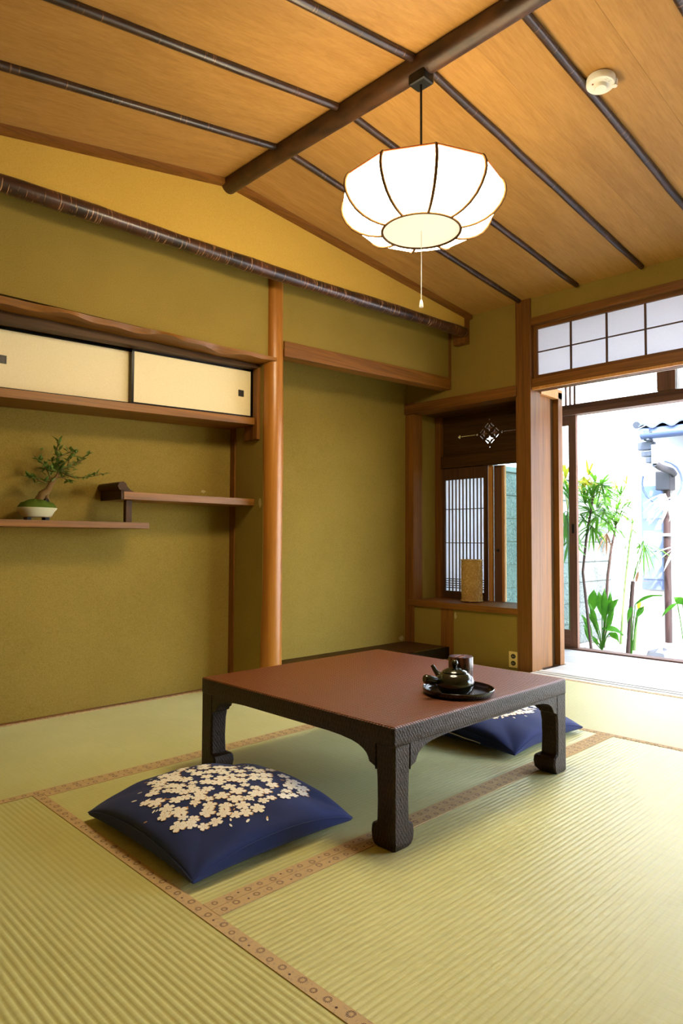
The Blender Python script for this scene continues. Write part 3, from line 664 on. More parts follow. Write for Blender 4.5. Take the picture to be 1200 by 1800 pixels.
# ================================================================== TEA THINGS
TC = (1.785, 1.290, TH)
tr = MB().lathe([(0.0, 0.0005), (0.101, 0.0005), (0.108, 0.004), (0.112, 0.012), (0.1125, 0.0195), (0.1105, 0.0205), (0.1085, 0.019), (0.107, 0.010), (0.104, 0.0065), (0.0, 0.0062)], TC, 56).build('serving_tray', M['lacquer'], smooth=40)
tag(tr, 'round black lacquer tray on the low table', 'tray')
PX, PY, PZ = 1.747, 1.276, TH+0.0068
K = 1.17                            # teapot size
ks = lambda pr_: [(a*K, b*K) for a, b in pr_]
tpot = thing('teapot', 'small dark green glazed side-handled teapot on the black tray', 'teapot', (PX, PY, PZ))
pc = (PX, PY, PZ)
MB().lathe(ks([(0.0, 0.0), (0.030, 0.0), (0.034, 0.002), (0.044, 0.012), (0.0505, 0.025), (0.0515, 0.034), (0.048, 0.045), (0.039, 0.054), (0.030, 0.058), (0.028, 0.056), (0.0, 0.056)]), pc, 40).build('body', M['ceramic'], tpot, smooth=50)
lid = MB().lathe(ks([(0.0, 0.0572), (0.031, 0.0572), (0.033, 0.0590), (0.031, 0.0610), (0.022, 0.0655), (0.010, 0.0685), (0.0, 0.0690)]), pc, 36).build('lid', M['ceramic'], tpot, smooth=50)
MB().lathe(ks([(0.0, 0.068), (0.0045, 0.068), (0.005, 0.072), (0.0085, 0.077), (0.0095, 0.081), (0.008, 0.0865), (0.004, 0.0895), (0.0, 0.090)]), pc, 24).build('knob', M['ceramic'], lid, smooth=60)
hd = (-rt*0.92 - fw*0.38); hd.z = 0; hd.normalize()        # handle points to the table's left corner side
hb = Vector(pc)+Vector((0, 0, 0.034*K))
MB().tube([hb+hd*d*K+Vector((0, 0, z*K)) for d, z in ((0.040, 0), (0.050, 0.003), (0.062, 0.006), (0.076, 0.009), (0.088, 0.011), (0.092, 0.0115))], [0.0085, 0.0095, 0.0115, 0.0135, 0.0145, 0.011], 20).build('handle', M['ceramic'], tpot, smooth=50)
sdv = (-rt*0.80 + fw*0.60); sdv.z = 0; sdv.normalize()
MB().tube([hb+sdv*d*K+Vector((0, 0, z*K)) for d, z in ((0.036, 0.002), (0.050, 0.012), (0.060, 0.022), (0.068, 0.034))], [0.014, 0.0095, 0.007, 0.006], 18).build('spout', M['ceramic'], tpot, smooth=50)
CX, CY = 1.842, 1.321
cd_ = thing('tea_caddy', 'brown bark-covered cylindrical tea caddy behind the teapot', 'caddy', (CX, CY, PZ))
MB().lathe([(0.0, 0), (0.038, 0), (0.0395, 0.002), (0.0395, 0.064), (0.0, 0.064)], (CX, CY, PZ), 40).build('body', M['caddy'], cd_, smooth=40)
cl = MB().lathe([(0.0, 0.0645), (0.0398, 0.0645), (0.0398, 0.097), (0.038, 0.0995), (0.0, 0.1005)], (CX, CY, PZ), 40).build('lid', M['caddy'], cd_, smooth=40)
sm = MB()
for d in (-0.012, 0.004): sm.add([(CX-0.028, CY+d-0.004, PZ+0.1008), (CX+0.012, CY+d, PZ+0.1008), (CX+0.012, CY+d+0.004, PZ+0.1008), (CX-0.028, CY+d, PZ+0.1008)], [(0, 1, 2, 3)])
sm.build('stripe', M['stripe'], cl)

# ================================================================== WICKER LAMP ON THE SILL
WC = (3.955, 2.742, 0.3785); WR, WH = 0.074, 0.294
wl = thing('wicker_cylinder', 'straw-coloured woven wicker cylinder on the bay window sill', 'wicker lamp', WC)
MB().lathe([(WR-0.004, 0.012), (WR-0.004, WH-0.002), (WR-0.007, WH-0.002), (WR-0.007, 0.012)], WC, 40).build('lining', M['wicker_in'], wl, smooth=50)
ww = MB(); rn = random.Random(5)
for i in range(150):
    a0 = rn.uniform(0, 6.28); pit = rn.choice((-1, 1))*rn.uniform(0.5, 2.2); zz = rn.uniform(0.02, WH-0.02); L = rn.uniform(0.8, 1.6); pts = []
    for k in range(9):
        a = a0 + L*(k/8-0.5); z = zz + pit*0.07*(k/8-0.5)*L; z = min(max(z, 0.016), WH-0.006)
        pts.append((WC[0]+(WR-0.002+0.002*math.sin(k*2+i))*math.cos(a), WC[1]+(WR-0.002+0.002*math.sin(k*2+i))*math.sin(a), WC[2]+z))
    ww.tube(pts, 0.0017, 5)
q = ww.build('strands', M['wicker'], wl, smooth=60); q['kind'] = 'stuff'
for zz, nm in ((0.010, 'base_rim'), (WH-0.004, 'top_rim')):
    MB().tube([(WC[0]+WR*math.cos(2*math.pi*k/40), WC[1]+WR*math.sin(2*math.pi*k/40), WC[2]+zz) for k in range(41)], 0.0035, 8, False).build(nm, M['wicker'], wl, smooth=60)
for k in range(3):
    a = k*2.09+3.5; MB().lathe([(0, 0), (0.006, 0), (0.006, 0.010), (0, 0.010)], (WC[0]+0.055*math.cos(a), WC[1]+0.055*math.sin(a), WC[2]), 12).build('foot', M['tape'], wl)

# ================================================================== BONSAI
BC = (1.118, 3.030, 0.8805)
bo = thing('bonsai', 'small leafy bonsai in a shallow cream oval pot on the lower shelf', 'bonsai', BC)
def oval(prof, c, n=40, ex=1.0, ey=0.72):
    mb = MB(); mb.lathe(prof, (0, 0, 0), n); mb.v = [(c[0]+v[0]*ex, c[1]+v[1]*ey, c[2]+v[2]) for v in mb.v]; return mb
oval([(0, 0.014), (0.055, 0.014), (0.062, 0.018), (0.074, 0.040), (0.083, 0.050), (0.085, 0.055), (0.080, 0.056), (0.074, 0.050), (0, 0.048)], BC).build('pot', M['pot'], bo, smooth=45)
for dx in (-0.038, 0.038): B(BC[0]+dx-0.010, BC[0]+dx+0.010, BC[1]-0.020, BC[1]+0.020, BC[2]+0.0003, BC[2]+0.016).build('pot_foot', M['black'], bo, bevel=0.002)
ms = oval([(0.079, 0.052), (0.079, 0.060), (0.068, 0.074), (0.048, 0.084), (0.02, 0.089), (0, 0.090)], BC); rn = random.Random(2)
ms.v = [(x+rn.uniform(-.002, .002), y+rn.uniform(-.002, .002), z+rn.uniform(-.005, .006)) for x, y, z in ms.v]; ms.build('moss', M['moss'], bo, smooth=70)
def bp(px, py, y=None): return at(px, py, 1, BC[1] if y is None else y)
tk_ = MB(); tk_.tube([bp(68, 886), bp(74, 868), bp(84, 862), bp(90, 850), bp(99, 838), bp(104, 828)], [0.020, 0.017, 0.015, 0.011, 0.007, 0.004], 10)
tk_.tube([bp(84, 882), bp(82, 872), bp(84, 862)], [0.010, 0.009, 0.008], 8); tk_.tube([bp(60, 884), bp(66, 874), bp(76, 866)], [0.008, 0.008, 0.006], 8); tk_.build('trunk', M['trunk'], bo, smooth=70)
br = MB(); twigs = [[(104, 828), (101, 805), (101, 785), (102, 774)], [(104, 828), (118, 822), (140, 812), (152, 800)], [(104, 828), (116, 834), (130, 840), (160, 838), (184, 832)], [(92, 848), (84, 830), (76, 815), (68, 808)],
         [(90, 850), (72, 846), (60, 840), (50, 838)], [(101, 805), (112, 800), (126, 792)], [(104, 828), (92, 822), (78, 826)], [(99, 838), (112, 840), (122, 846)], [(118, 822), (122, 806), (136, 796)]]
lv = MB(); rn = random.Random(9)
def leafp(mb, p, d, ln, wd):
    d = Vector(d).normalized(); s = d.cross(Vector((rn.uniform(-.4, .4), rn.uniform(-.4, .4), 1))).normalized(); nrm = s.cross(d)
    mb.add([p, p+d*ln*0.45+s*wd+nrm*wd*0.3, p+d*ln, p+d*ln*0.45-s*wd+nrm*wd*0.3], [(0, 1, 2), (0, 2, 3)])
for tw in twigs:
    ph = rn.uniform(-0.035, 0.035); pts = [bp(*q, BC[1]+ph*k/(len(tw)-1)) for k, q in enumerate(tw)]
    br.tube(pts, [0.0032-0.0022*k/(len(pts)-1) for k in range(len(pts))], 6)
    for k in range(len(pts)-1):
        for j in range(10):
            p = pts[k].lerp(pts[k+1], rn.random()) + Vector((0, rn.uniform(-.012, .012), 0))
            if k == 0 and j < 3: continue
            d = (pts[k+1]-pts[k]).normalized()*0.6 + Vector((rn.uniform(-1, 1), rn.uniform(-1, 1), rn.uniform(-.5, .8)))
            leafp(lv, p, d, rn.uniform(0.024, 0.042), rn.uniform(0.006, 0.010))
for j in range(80):
    p = bp(rn.gauss(103, 13), rn.gauss(820, 9), BC[1]+rn.uniform(-.04, .04)); leafp(lv, p, (rn.uniform(-1, 1), rn.uniform(-1, 1), rn.uniform(-.3, 1)), rn.uniform(0.024, 0.040), rn.uniform(0.006, 0.010))
br.build('branches', M['trunk'], bo, smooth=70); q = lv.build('foliage', M['leaf'], bo); q['kind'] = 'stuff'
sx_ = Vector((BC[0]+0.034, BC[1]-0.012, BC[2]+0.086)); st = MB().lathe([(0, -0.012), (0.010, -0.010), (0.014, 0), (0.010, 0.009), (0, 0.011)], sx_, 9); st.build('dark_rock', M['black'], bo, smooth=30)

# ================================================================== PENDANT LAMP
LX, LY = RX+0.004, 1.478
pl = thing('pendant_lamp', 'lit white cloth pendant lamp with ten ribs hanging from the ridge log', 'lamp', (LX, LY, 1.88))
B(LX-0.030, LX+0.030, LY-0.036, LY+0.036, 2.412, 2.462).build('ceiling_rose', M['black'], pl, bevel=0.008)
MB().tube([(LX, LY, 2.414), (LX, LY, 2.08)], 0.0042, 10).build('cord', M['black'], pl, smooth=60)
ZB = 1.884
prof = [(0.1375, 0.0), (0.162, 0.002), (0.19, 0.008), (0.22, 0.020), (0.247, 0.038), (0.268, 0.062), (0.282, 0.088), (0.287, 0.110), (0.285, 0.130), (0.279, 0.145), (0.272, 0.153)]
NR = 10; off = math.atan2(-fw.y, -fw.x) + R(3)
def rp(a, r, z): return Vector((LX+r*math.cos(a), LY+r*math.sin(a), ZB+z))
for k in range(NR):
    a0, a1 = off+2*math.pi*k/NR, off+2*math.pi*(k+1)/NR; S = 8; vs = []; fs = []
    for i, (r, z) in enumerate(prof):
        p0, p1 = rp(a0, r-0.002, z), rp(a1, r-0.002, z)
        sag = 0.0 if i else 1.0                          # cloth is stretched flat between ribs, round at the bottom ring
        for j in range(S+1):
            t = j/S; q = p0.lerp(p1, t)
            arc = rp(a0+(a1-a0)*t, r-0.002, z); w_ = max(0, 1-i/3.0); q = q.lerp(arc, w_); vs.append(q)
    for i in range(len(prof)-1):
        for j in range(S): fs.append((i*(S+1)+j, i*(S+1)+j+1, (i+1)*(S+1)+j+1, (i+1)*(S+1)+j))
    o_ = MB().add(vs, fs).build('shade_panel', M['shade'], pl, smooth=80)
    pn = o_.data.polygons[len(fs)//2]; am = (a0+a1)/2
    if pn.normal.x*math.cos(am)+pn.normal.y*math.sin(am) < 0: o_.data.flip_normals()
    MB().tube([rp(a0, r+0.001, z) for r, z in prof], 0.0056, 8).build('rib', M['rib'], pl, smooth=60)
MB().tube([rp(2*math.pi*k/60, 0.1375, 0) for k in range(61)], 0.0048, 8, False).build('bottom_ring', M['rib'], pl, smooth=60)
MB().tube([rp(off+2*math.pi*k/NR, 0.271, 0.154) for k in range(NR+1)], 0.004, 8, False).build('top_ring', M['redrim'], pl, smooth=60)
for k in range(4):                  # spider arms that carry the rim
    MB().tube([(LX, LY, 2.045), rp(off+2*math.pi*k*NR/4/NR+0.0, 0.268, 0.155)], 0.003, 6).build('spider_arm', M['rib'], pl, smooth=60)
MB().lathe([(0, 0), (0.022, 0), (0.024, 0.05), (0.012, 0.085), (0, 0.085)], (LX, LY, 2.0), 16).build('lamp_socket', M['black'], pl, smooth=40)
dg = MB(); dg.lathe([(0.0, 0.0), (0.136, 0.0)], (LX, LY, ZB+0.001), 48); dg.f = dg.f[:48]; dg.mi = dg.mi[:48]; dg.build('bottom_gauze', M['shade_low'], pl)
pu = MB().tube([(LX, LY, ZB+0.002), (LX+0.002, LY+0.001, 1.75), (LX, LY, 1.640)], 0.0011, 6).build('pull_cord', M['tape'], pl, smooth=60)
MB().lathe([(0, 0), (0.0065, 0), (0.0075, 0.003), (0.006, 0.016), (0.0035, 0.026), (0, 0.027)], (LX, LY, 1.614), 16).build('pull_knob', M['tape'], pu, smooth=50)

# ================================================================== SMALL FIXTURES
DX, DY = 2.318, 1.046; nz = Vector((-SR, 0, -1)).normalized()
dt = thing('smoke_detector', 'round white smoke detector on the wooden ceiling', 'detector', (DX, DY, cz(DX)))
def disk(prof, name, mat_, par, ox=0, oy=0, n=40):
    mb = MB().lathe(prof, (0, 0, 0), n); rot_ = Vector((0, 0, 1)).rotation_difference(nz).to_matrix(); base = Vector((DX+ox, DY+oy, cz(DX+ox)))
    mb.v = [tuple(base + rot_ @ Vector(v)) for v in mb.v]; return mb.build(name, mat_, par, smooth=40)
disk([(0, 0.0005), (0.047, 0.0005), (0.050, 0.003), (0.050, 0.022), (0.046, 0.027), (0, 0.027)], 'base', M['white_plastic'], dt)
disk([(0, 0.027), (0.022, 0.027), (0.0225, 0.036), (0.020, 0.040), (0, 0.041)], 'sensor_cap', M['white_plastic'], dt)
disk([(0, 0.027), (0.003, 0.027), (0.003, 0.029), (0, 0.029)], 'indicator', M['redrim'], dt, -0.024, 0.018, 12)
tb_ = disk([(0, 0.004), (0.010, 0.004), (0.010, 0.030), (0, 0.030)], 'release_tab', M['white_plastic'], dt, 0.030, -0.038, 6)
for k in range(2):                  # two short lines of illegible print
    mb = MB()
    for j in range(7):
        u = -0.012+0.004*j; v = 0.036-0.006*k
        p = [Vector((u+a, v+b, 0.0273)) for a, b in ((0, 0), (0.0028, 0), (0.0028, 0.0016), (0, 0.0016))]
        if j == 3: continue
        rot_ = Vector((0, 0, 1)).rotation_difference(nz).to_matrix() @ Matrix.Rotation(R(200), 3, 'Z'); base = Vector((DX, DY, cz(DX))); mb.add([base + rot_ @ q for q in p], [(0, 1, 2, 3)])
    mb.build('print_line', M['grey'], dt)
ot = thing('power_outlet', 'cream double power outlet low on the olive wall beside the post', 'outlet', (XR, 2.314, 0.05))
B(XR-0.006, XR-0.0003, 2.282, 2.346, 0.006, 0.106).build('plate', M['outlet'], ot, bevel=0.002)
for z in (0.034, 0.077):
    so_ = MB().lathe([(0, 0), (0.017, 0), (0.0165, 0.0025), (0, 0.0025)], (0, 0, 0), 20); so_.v = [(XR-0.006-v[2], 2.314+v[0], z+v[1]*0.85) for v in so_.v]; q = so_.build('socket', M['black'], ot)
    sl2 = MB()
    for d in (-0.006, 0.006): sl2.box(XR-0.0092, XR-0.0086, 2.314+d-0.0012, 2.314+d+0.0012, z-0.005, z+0.005)
    sl2.build('slots', M['outlet'], q)
pm = plain('pale_plaster_scar', (176, 158, 104), 0.9, 0.1)
sc = MB()
for y, z, a, b, t in ((3.085, 1.52, 0, 0, 0),): pass
def scar(parent, pts, ax, nrm): MB().prism(pts, nrm).build('plaster_scar', pm, parent)
rn = random.Random(4)
def blot(c, ru, rv, n=9): return [(c[0]+ru*rn.uniform(.65, 1.1)*math.cos(2*math.pi*k/n), c[1]+rv*rn.uniform(.65, 1.1)*math.sin(2*math.pi*k/n)) for k in range(n)]
for (px, py, ru, rv) in ((738, 772, .02, .016), (705, 1122, .03, .02)):
    p = at(px, py, 1, 3.134 if px == 738 else YT-0.0002); scar(wr if px == 738 else wall, [(a, p.y, b) for a, b in blot((p.x, p.z), ru, rv)], 1, (0, -0.0008, 0))
p = at(457, 884, 0, 2.2045); scar(wall, [(p.x, a, b) for a, b in blot((p.y, p.z), .012, .03)], 0, (-0.0008, 0, 0))
p = at(357, 864, 1, YB-0.0002); scar(wall, [(a, p.y, b) for a, b in blot((p.x, p.z), .016, .009)], 1, (0, -0.0008, 0))
for (px, py, ru, rv) in ((800, 1082, .012, .022), (718, 1078, .010, .026)):
    p = at(px, py, 0, XR-0.0002); scar(wr, [(p.x, a, b) for a, b in blot((p.y, p.z), ru, rv)], 0, (-0.0008, 0, 0))

# ================================================================== GARDEN
GZ = -0.25
struct(B(4.87, 14, -6, 9, GZ-0.2, GZ).build('garden_ground', M['soil']), 'pale bare garden soil', 'ground')
bwall = hold('wall_garden', (6.2, 3.35, GZ), 'grey-green relief concrete block wall behind the palms', 'wall')
B(4.88, 7.45, 3.312, 3.42, GZ, 1.42).build('wall_core', M['mortar'], bwall)
src = None
for r_ in range(8):
    z = GZ + 0.208*r_
    for c in range(8):
        x0_ = 4.88 + 0.40*c - (0.0 if r_ % 2 else 0.2); xa, xb = max(4.88, x0_)+0.004, min(7.45, x0_+0.40)-0.004
        if xb-xa < 0.05: continue
        B(xa, xb, 3.298+random.uniform(-.002, .002), 3.314, z+0.004, z+0.204).build('block', M['block'], bwall, bevel=0.006, segs=1)
B(4.88, 7.47, 3.285, 3.44, 1.42, 1.47).build('coping', M['mortar'], bwall, bevel=0.008)
struct(B(9.2, 9.4, -5, 8, GZ, 6.5).build('wall_neighbour', M['white_wall']), 'tall white rendered wall of the neighbouring building', 'wall')
# low tiled outbuilding with gutter and downpipe
HXv = 7.5
hs = thing('outbuilding', 'white outbuilding with grey tiled eave and brown downpipe beyond the garden', 'building', (HXv, 1.5, GZ))
B(HXv, 8.8, -2.0, 3.02, GZ, 1.98).build('wall', M['white_wall'], hs)
B(HXv-0.015, HXv, 2.74, 2.985, 0.29, 1.40).build('window_frame', plain('pale_blue_frame', (104, 120, 156), 0.5), hs); 
for z in (0.50, 0.80, 1.15): B(HXv-0.02, HXv-0.015, 2.76, 2.965, z-0.10, z+0.12).build('window_pane', plain('pale_blue_pane', (120, 136, 168), 0.4), hs)
MB().hexa([(7.12, -2.2, 1.93), (8.9, -2.2, 2.50), (8.9, 2.86, 2.50), (7.12, 2.86, 1.93)], [(7.12, -2.2, 1.97), (8.9, -2.2, 2.54), (8.9, 2.86, 2.54), (7.12, 2.86, 1.97)]).build('roof_deck', M['bluegrey'], hs)
for k in range(14):
    y = 2.755 - 0.19*k
    for r_ in range(3):
        x0_ = 7.10+0.30*r_; z = 1.985+0.32*(x0_-7.12)+0.012
        pr = []
        for j in range(9):
            t = j/8; pr.append((y+0.095-0.19*t, z+0.022*math.sin(2*math.pi*t)+0.010))
        P_ = [(x0_, a, b) for a, b in pr] + [(x0_, a, b-0.018) for a, b in reversed(pr)]
        MB().prism(P_, (0.33, 0, 0.33*0.32)).build('roof_tile', M['tile'], hs, smooth=40)
for k in range(5):
    MB().tube([(7.10+0.1*k, 2.87, 2.01+0.032*k), (7.198+0.1*k, 2.87, 2.042+0.032*k)], 0.04, 12).build('verge_tile', M['tile'], hs, smooth=40)
gt = MB(); pr = [(math.cos(t)*0.055, math.sin(t)*0.055) for t in [math.pi+math.pi*j/10 for j in range(11)]]; pr += [(a*0.9, b*0.9) for a, b in reversed(pr)]
gt.prism([(7.05+a, 2.80, 1.90+b) for a, b in pr], (0, -5.0, 0)).build('gutter', M['bluegrey'], hs, smooth=50)
for y in (2.72, 2.3, 1.9): B(7.0, 7.12, y-0.012, y+0.012, 1.83, 1.845).build('gutter_bracket', M['tile'], hs)
dp0, dp1 = at(1150, 782, 0, 7.05), at(1151, 815, 0, 7.05)
MB().tube([dp0, dp1], 0.033, 14).build('drop_pipe', plain('pale_grey_pipe', (120, 134, 160), 0.4), hs, smooth=50)
for pxa, pxb, pya, pyb in ((1120, 1146, 775, 792), (1126, 1146, 792, 803), (1134, 1146, 803, 814), (1130, 1140, 754, 775)):
    c0, c1 = at(pxa, pyb, 0, 7.1), at(pxb, pya, 0, 7.1); B(7.1, 7.2, c1.y, c0.y, c0.z, c1.z).build('eave_end_tile', M['tile'], hs, bevel=0.008)
MB().tube([dp1, dp1+Vector((0.06, -0.03, -0.035)), at(1180, 828, 0, 7.36), at(1184, 834, 0, 7.41)], 0.035, 14).build('swan_neck', M['hopper'], hs, smooth=50)
B(7.34, 7.49, 2.63, 2.78, 1.34, 1.54).build('hopper', M['hopper'], hs, bevel=0.012)
MB().tube([(7.43, 2.70, 1.35), (7.43, 2.70, GZ)], 0.036, 14).build('downpipe', M['pipe'], hs, smooth=50)
B(7.38, 7.50, 2.655, 2.745, 0.86, 0.885).build('pipe_clip', M['white_pipe'], hs)
hz = [(7.30, 2.70+0.20*math.cos(t), 1.42+0.22*math.sin(t)) for t in [R(100+20*k) for k in range(15)]]
MB().tube(hz, 0.011, 8).build('cable_loop', M['bluegrey'], hs, smooth=60)
GX = 6.55
def gp(px, py, x=GX): return at(px, py, 0, x)
def lance(mb, p, d, ln, wd, droop, mi=0, seg=4, upv=Vector((0, 0, 1))):
    d = Vector(d).normalized(); s = d.cross(upv)
    s = s.normalized() if s.length > 0.05 else Vector((1, 0, 0)); vs = []; fs = []
    for i in range(seg+1):
        t = i/seg; c = Vector(p)+d*ln*t+Vector((0, 0, -droop*ln*t*t)); wv_ = wd*math.sin(math.pi*min(1, 0.12+t*0.88))**0.8 if i < seg else 0.0006
        vs += [c-s*wv_, c+Vector((0, 0, -wv_*0.35)), c+s*wv_]
    for i in range(seg): fs += [(i*3, i*3+1, i*3+4, i*3+3), (i*3+1, i*3+2, i*3+5, i*3+4)]
    mb.add(vs, fs, mi)
rn = random.Random(21)
def fan(mb, c, d, n, ln, wd, mi=0, spread=2.6):
    d = Vector(d).normalized(); s = d.cross(Vector((0.2, 0.1, 1))).normalized()
    for i in range(n):
        t = (i/max(1, n-1)-0.5)*spread if n > 1 else 0; q = d*math.cos(t)+s*math.sin(t)+Vector((0, 0, rn.uniform(-.15, .15)))
        lance(mb, c, q, ln*rn.uniform(.8, 1.05), wd, rn.uniform(0.1, 0.4), mi)
LM = [M['palm'], M['palm_yellow'], M['dry']]
def palm(label, cane, crad, cmat, fans, x=GX):
    pts = [gp(a, b, x) for a, b in cane]; pts[0].z = min(pts[0].z, GZ) if pts[0].z < GZ+0.3 else pts[0].z
    if pts[0].z > GZ: pts = [Vector((pts[0].x, pts[0].y, GZ-0.01))] + pts
    rt_ = thing('lady_palm', label, 'palm', (pts[0].x, pts[0].y, GZ), 'cane palms along the block wall')
    MB().tube(pts, [crad*(1-0.25*i/(len(pts)-1)) for i in range(len(pts))], 9).build('cane', cmat, rt_, smooth=60)
    extra = [(a+rn.uniform(-9, 9), b+rn.uniform(-8, 8), rn.uniform(-1, 1), rn.uniform(-.6, .8), 7, ln*.8, wd*.85, mi) for (a, b, nx, nz_, n, ln, wd, mi) in fans if n >= 7 and mi != 2]
    for (a, b, nx, nz_, n, ln, wd, mi) in fans + extra:
        c = gp(a, b, x+rn.uniform(-.08, .08)); st_ = min(pts, key=lambda q: (q-c).length); mb = MB()
        mb.tube([st_, st_.lerp(c, .5)+Vector((0, 0, .01)), c], 0.0035, 5, mi=mi)
        right = Vector((0.2, -1, 0)).normalized()
        fan(mb, c, right*nx+Vector((0, 0, nz_))+Vector((rn.uniform(-.3, .1), 0, 0)), n, ln, wd, mi)
        mb.build('leaf_fan', LM, rt_, smooth=60)
palm('cane palm with a dark stem and mixed green fans behind broad leaves', [(1060, 1143), (1065, 1060), (1068, 1010), (1074, 965), (1082, 925)], 0.015, M['cane'],
     [(1084, 896, .3, .5, 8, .22, .011, 0), (1072, 884, -.5, .6, 8, .2, .011, 0), (1096, 888, 1, .5, 6, .22, .012, 0), (1086, 930, .8, -.7, 6, .16, .010, 0), (1085, 858, .1, 1, 7, .16, .012, 1), (1094, 905, .9, -.3, 6, .2, .01, 0), (1078, 905, -.6, .2, 8, .2, .01, 0), (1090, 872, .5, .8, 8, .2, .01, 0), (1102, 880, .9, .2, 7, .2, .01, 0), (1070, 915, -.7, -.3, 7, .2, .01, 0), (1100, 850, .4, .9, 5, .14, .009, 1), (1066, 938, -.2, -1, 5, .22, .009, 2)], 6.6)
palm('slender dark cane palm leaning with bright fans high by the glass door', [(1040, 1135), (1028, 1040), (1024, 1005), (1031, 940), (1038, 900), (1044, 862)], 0.013, M['cane'],
     [(1056, 852, .6, .5, 9, .27, .014, 0), (1046, 846, -.5, .6, 8, .24, .014, 0), (1057, 852, .1, -1, 6, .24, .012, 0), (1030, 852, -.8, .4, 8, .22, .013, 1), (1060, 900, .8, -.1, 9, .26, .013, 0), (1036, 896, -.6, .3, 8, .22, .013, 0), (1050, 905, 0, -.8, 7, .24, .012, 0), (1026, 912, -.9, -.2, 7, .22, .012, 0), (1052, 828, 0, 1, 6, .2, .010, 1), (1040, 872, .2, .7, 9, .24, .012, 0), (1064, 872, .9, .2, 8, .22, .012, 0), (1028, 885, -.3, .8, 8, .24, .013, 0), (1066, 918, .7, -.5, 8, .22, .011, 0), (1040, 925, -.2, -.6, 8, .24, .012, 0), (1034, 835, -.3, .9, 7, .22, .012, 1)], 6.0)
palm('cane palm with paired stems and pale fans beside the block wall', [(1050, 1138), (1034, 1010), (1036, 960), (1042, 915)], 0.017, M['cane_green'],
     [(1044, 890, .2, .8, 8, .24, .013, 0), (1056, 880, .7, .3, 8, .24, .012, 0), (1030, 935, -.5, -.4, 7, .22, .012, 0), (1050, 930, .4, -.7, 7, .22, .012, 0), (1022, 880, -.5, .5, 7, .24, .012, 0)], 7.1)
palm('thin green jointed cane with a small tuft on top', [(1090, 1140), (1094, 1080), (1099, 1020), (1107, 947), (1112, 915)], 0.013, M['cane_green'],
     [(1112, 932, .9, .1, 4, .10, .010, 0), (1110, 915, .2, 1, 3, .06, .008, 0), (1100, 960, -.6, .3, 4, .09, .008, 0)], 6.95)
palm('cut dark cane with a dry leaf and one open drooping fan', [(1104, 1146), (1108, 1080), (1112, 1022)], 0.024, M['cane'],
     [(1118, 1022, .6, .8, 4, .16, .014, 2), (1131, 958, .1, -1, 11, .26, .008, 0), (1138, 956, 1, -.35, 1, .24, .018, 0), (1124, 958, -1, -.05, 2, .10, .012, 0)], 6.3)
palm('pale cane stub with young yellow-green leaves near the cut cane', [(1114, 1146), (1118, 1090), (1120, 1076)], 0.016, M['cane_green'], [(1122, 1070, .5, .8, 4, .14, .02, 1), (1112, 1085, -.4, .8, 3, .12, .018, 1)], 6.65)
palm('palm seen through the glass door pane', [(1003, 1128), (1002, 1040), (1000, 960), (998, 900)], 0.014, M['cane_green'],
     [(996, 905, .3, -.8, 9, .34, .018, 0), (1000, 870, .3, .6, 8, .28, .014, 0), (994, 840, -.3, .7, 8, .26, .014, 1), (1000, 950, .2, -.9, 6, .24, .014, 0)], 5.6)
def broad(label, base, leaves, x):
    p0 = gp(*base, x); p0.z = GZ; rt_ = thing('aspidistra', label, 'plant', p0, 'broad-leaved plants under the palms')
    for tip, mid, wd in leaves:
        a, b, c = p0, gp(*mid, x), gp(*tip, x-0.05); mb = MB(); mb.tube([a, a.lerp(b, .6)+Vector((0, 0, .03)), b], 0.005, 6)
        vs = []; fs = []; n = 8; d = (c-b); s = Vector((0.25, -1, 0.15)); s = (s - d.normalized()*s.dot(d.normalized())).normalized()
        for i in range(n+1):
            t = i/n; q = b.lerp(c, t)+Vector((0, 0, 0.10*d.length*math.sin(math.pi*t))); w_ = wd*0.55*math.sin(math.pi*(0.04+0.95*t)**0.8)**1.25
            vs += [q-s*w_, q+Vector((-.012, 0, -.01)), q+s*w_]
        for i in range(n): fs += [(i*3, i*3+1, i*3+4, i*3+3), (i*3+1, i*3+2, i*3+5, i*3+4)]
        mb.add(vs, fs).build('leaf', M['aspidistra'], rt_, smooth=60)
broad('broad-leaved plant with upright glossy leaves at the palm feet', (1058, 1142), [((1044, 1036), (1040, 1075), .085), ((1052, 1040), (1058, 1082), .075), ((1088, 1052), (1066, 1080), .06), ((1096, 1116), (1058, 1104), .07), ((1030, 1076), (1052, 1106), .05), ((1088, 1128), (1072, 1112), .06), ((1072, 1040), (1072, 1090), .05), ((1026, 1098), (1036, 1128), .04), ((1036, 1060), (1048, 1110), .05), ((1062, 1034), (1062, 1095), .06), ((1080, 1066), (1066, 1110), .05), ((1040, 1120), (1050, 1132), .04), ((1022, 1080), (1040, 1118), .045)], GX-0.12)
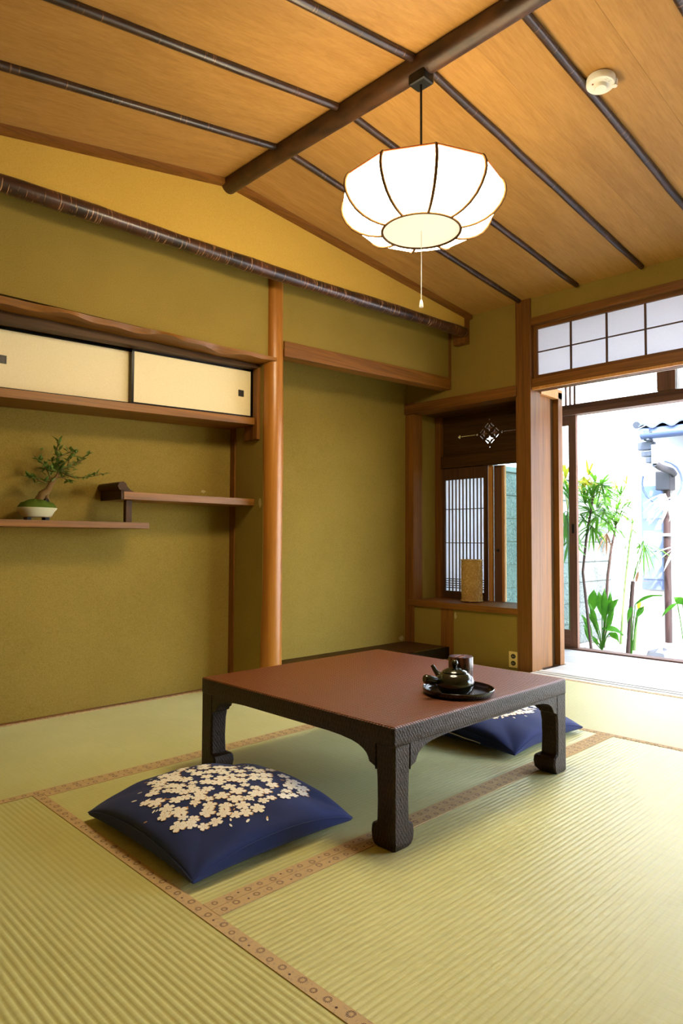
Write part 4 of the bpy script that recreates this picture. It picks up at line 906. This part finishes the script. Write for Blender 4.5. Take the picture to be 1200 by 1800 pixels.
broad('broad-leaved plant with one long arching leaf by the cut cane', (1108, 1146), [((1164, 1046), (1116, 1062), .045), ((1102, 1096), (1110, 1066), .04), ((1132, 1066), (1120, 1084), .05)], GX-0.45)
broad('drooping leaf plant at the foot of the pale tree', (1205, 1150), [((1160, 1088), (1190, 1060), .03), ((1184, 1050), (1200, 1062), .07), ((1215, 1040), (1203, 1066), .06)], GX-0.1)
ptr = [gp(*q, 7.0) for q in ((1214, 1150), (1204, 1050), (1197, 1020), (1203, 985), (1201, 950), (1216, 900))]; ptr[0].z = GZ
tr_ = thing('garden_tree', 'pale twisted tree trunk with white sunlit leaves beside the downpipe', 'tree', (ptr[0].x, ptr[0].y, GZ))
MB().tube(ptr, [.04, .032, .034, .026, .026, .02], 10).build('trunk', plain('pale_tree_bark', (176, 160, 146), 0.9), tr_, smooth=60)
mb = MB()
for (a, b, n) in ((1176, 880, 7), (1195, 870, 7), (1190, 960, 5), (1168, 868, 5)):
    c = gp(a, b, 7.0); mb.tube([ptr[4], ptr[4].lerp(c, .5)+Vector((0, 0, .05)), c], .005, 5); fan(mb, c, (rn.uniform(-.3, .3), rn.uniform(.2, 1), -.4), n, .28, .022)
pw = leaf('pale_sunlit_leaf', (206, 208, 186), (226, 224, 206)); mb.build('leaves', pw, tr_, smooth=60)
def stone(label, px, py, rx, ry, rz, seed, sx=6.35):
    r_ = random.Random(seed); p = gp(px, py, sx); mb = MB(); mb.lathe([(0, -.2), (.8, -.2), (1, .2), (.85, .6), (.5, .9), (0, 1)], (0, 0, 0), 11)
    mb.v = [(p.x+x*rx*r_.uniform(.8, 1.1), p.y+y*ry*r_.uniform(.8, 1.1), GZ+z*rz*r_.uniform(.8, 1.15)) for x, y, z in mb.v]; tag(mb.build('garden_stone', M['stone'], smooth=30), label, 'stone', 'stones at the garden edge')
stone('long grey stone lying on the soil past the threshold', 1166, 1150, .12, .16, .10, 1); stone('small grey stone beside the long stone', 1126, 1150, .07, .09, .06, 2, 5.9)
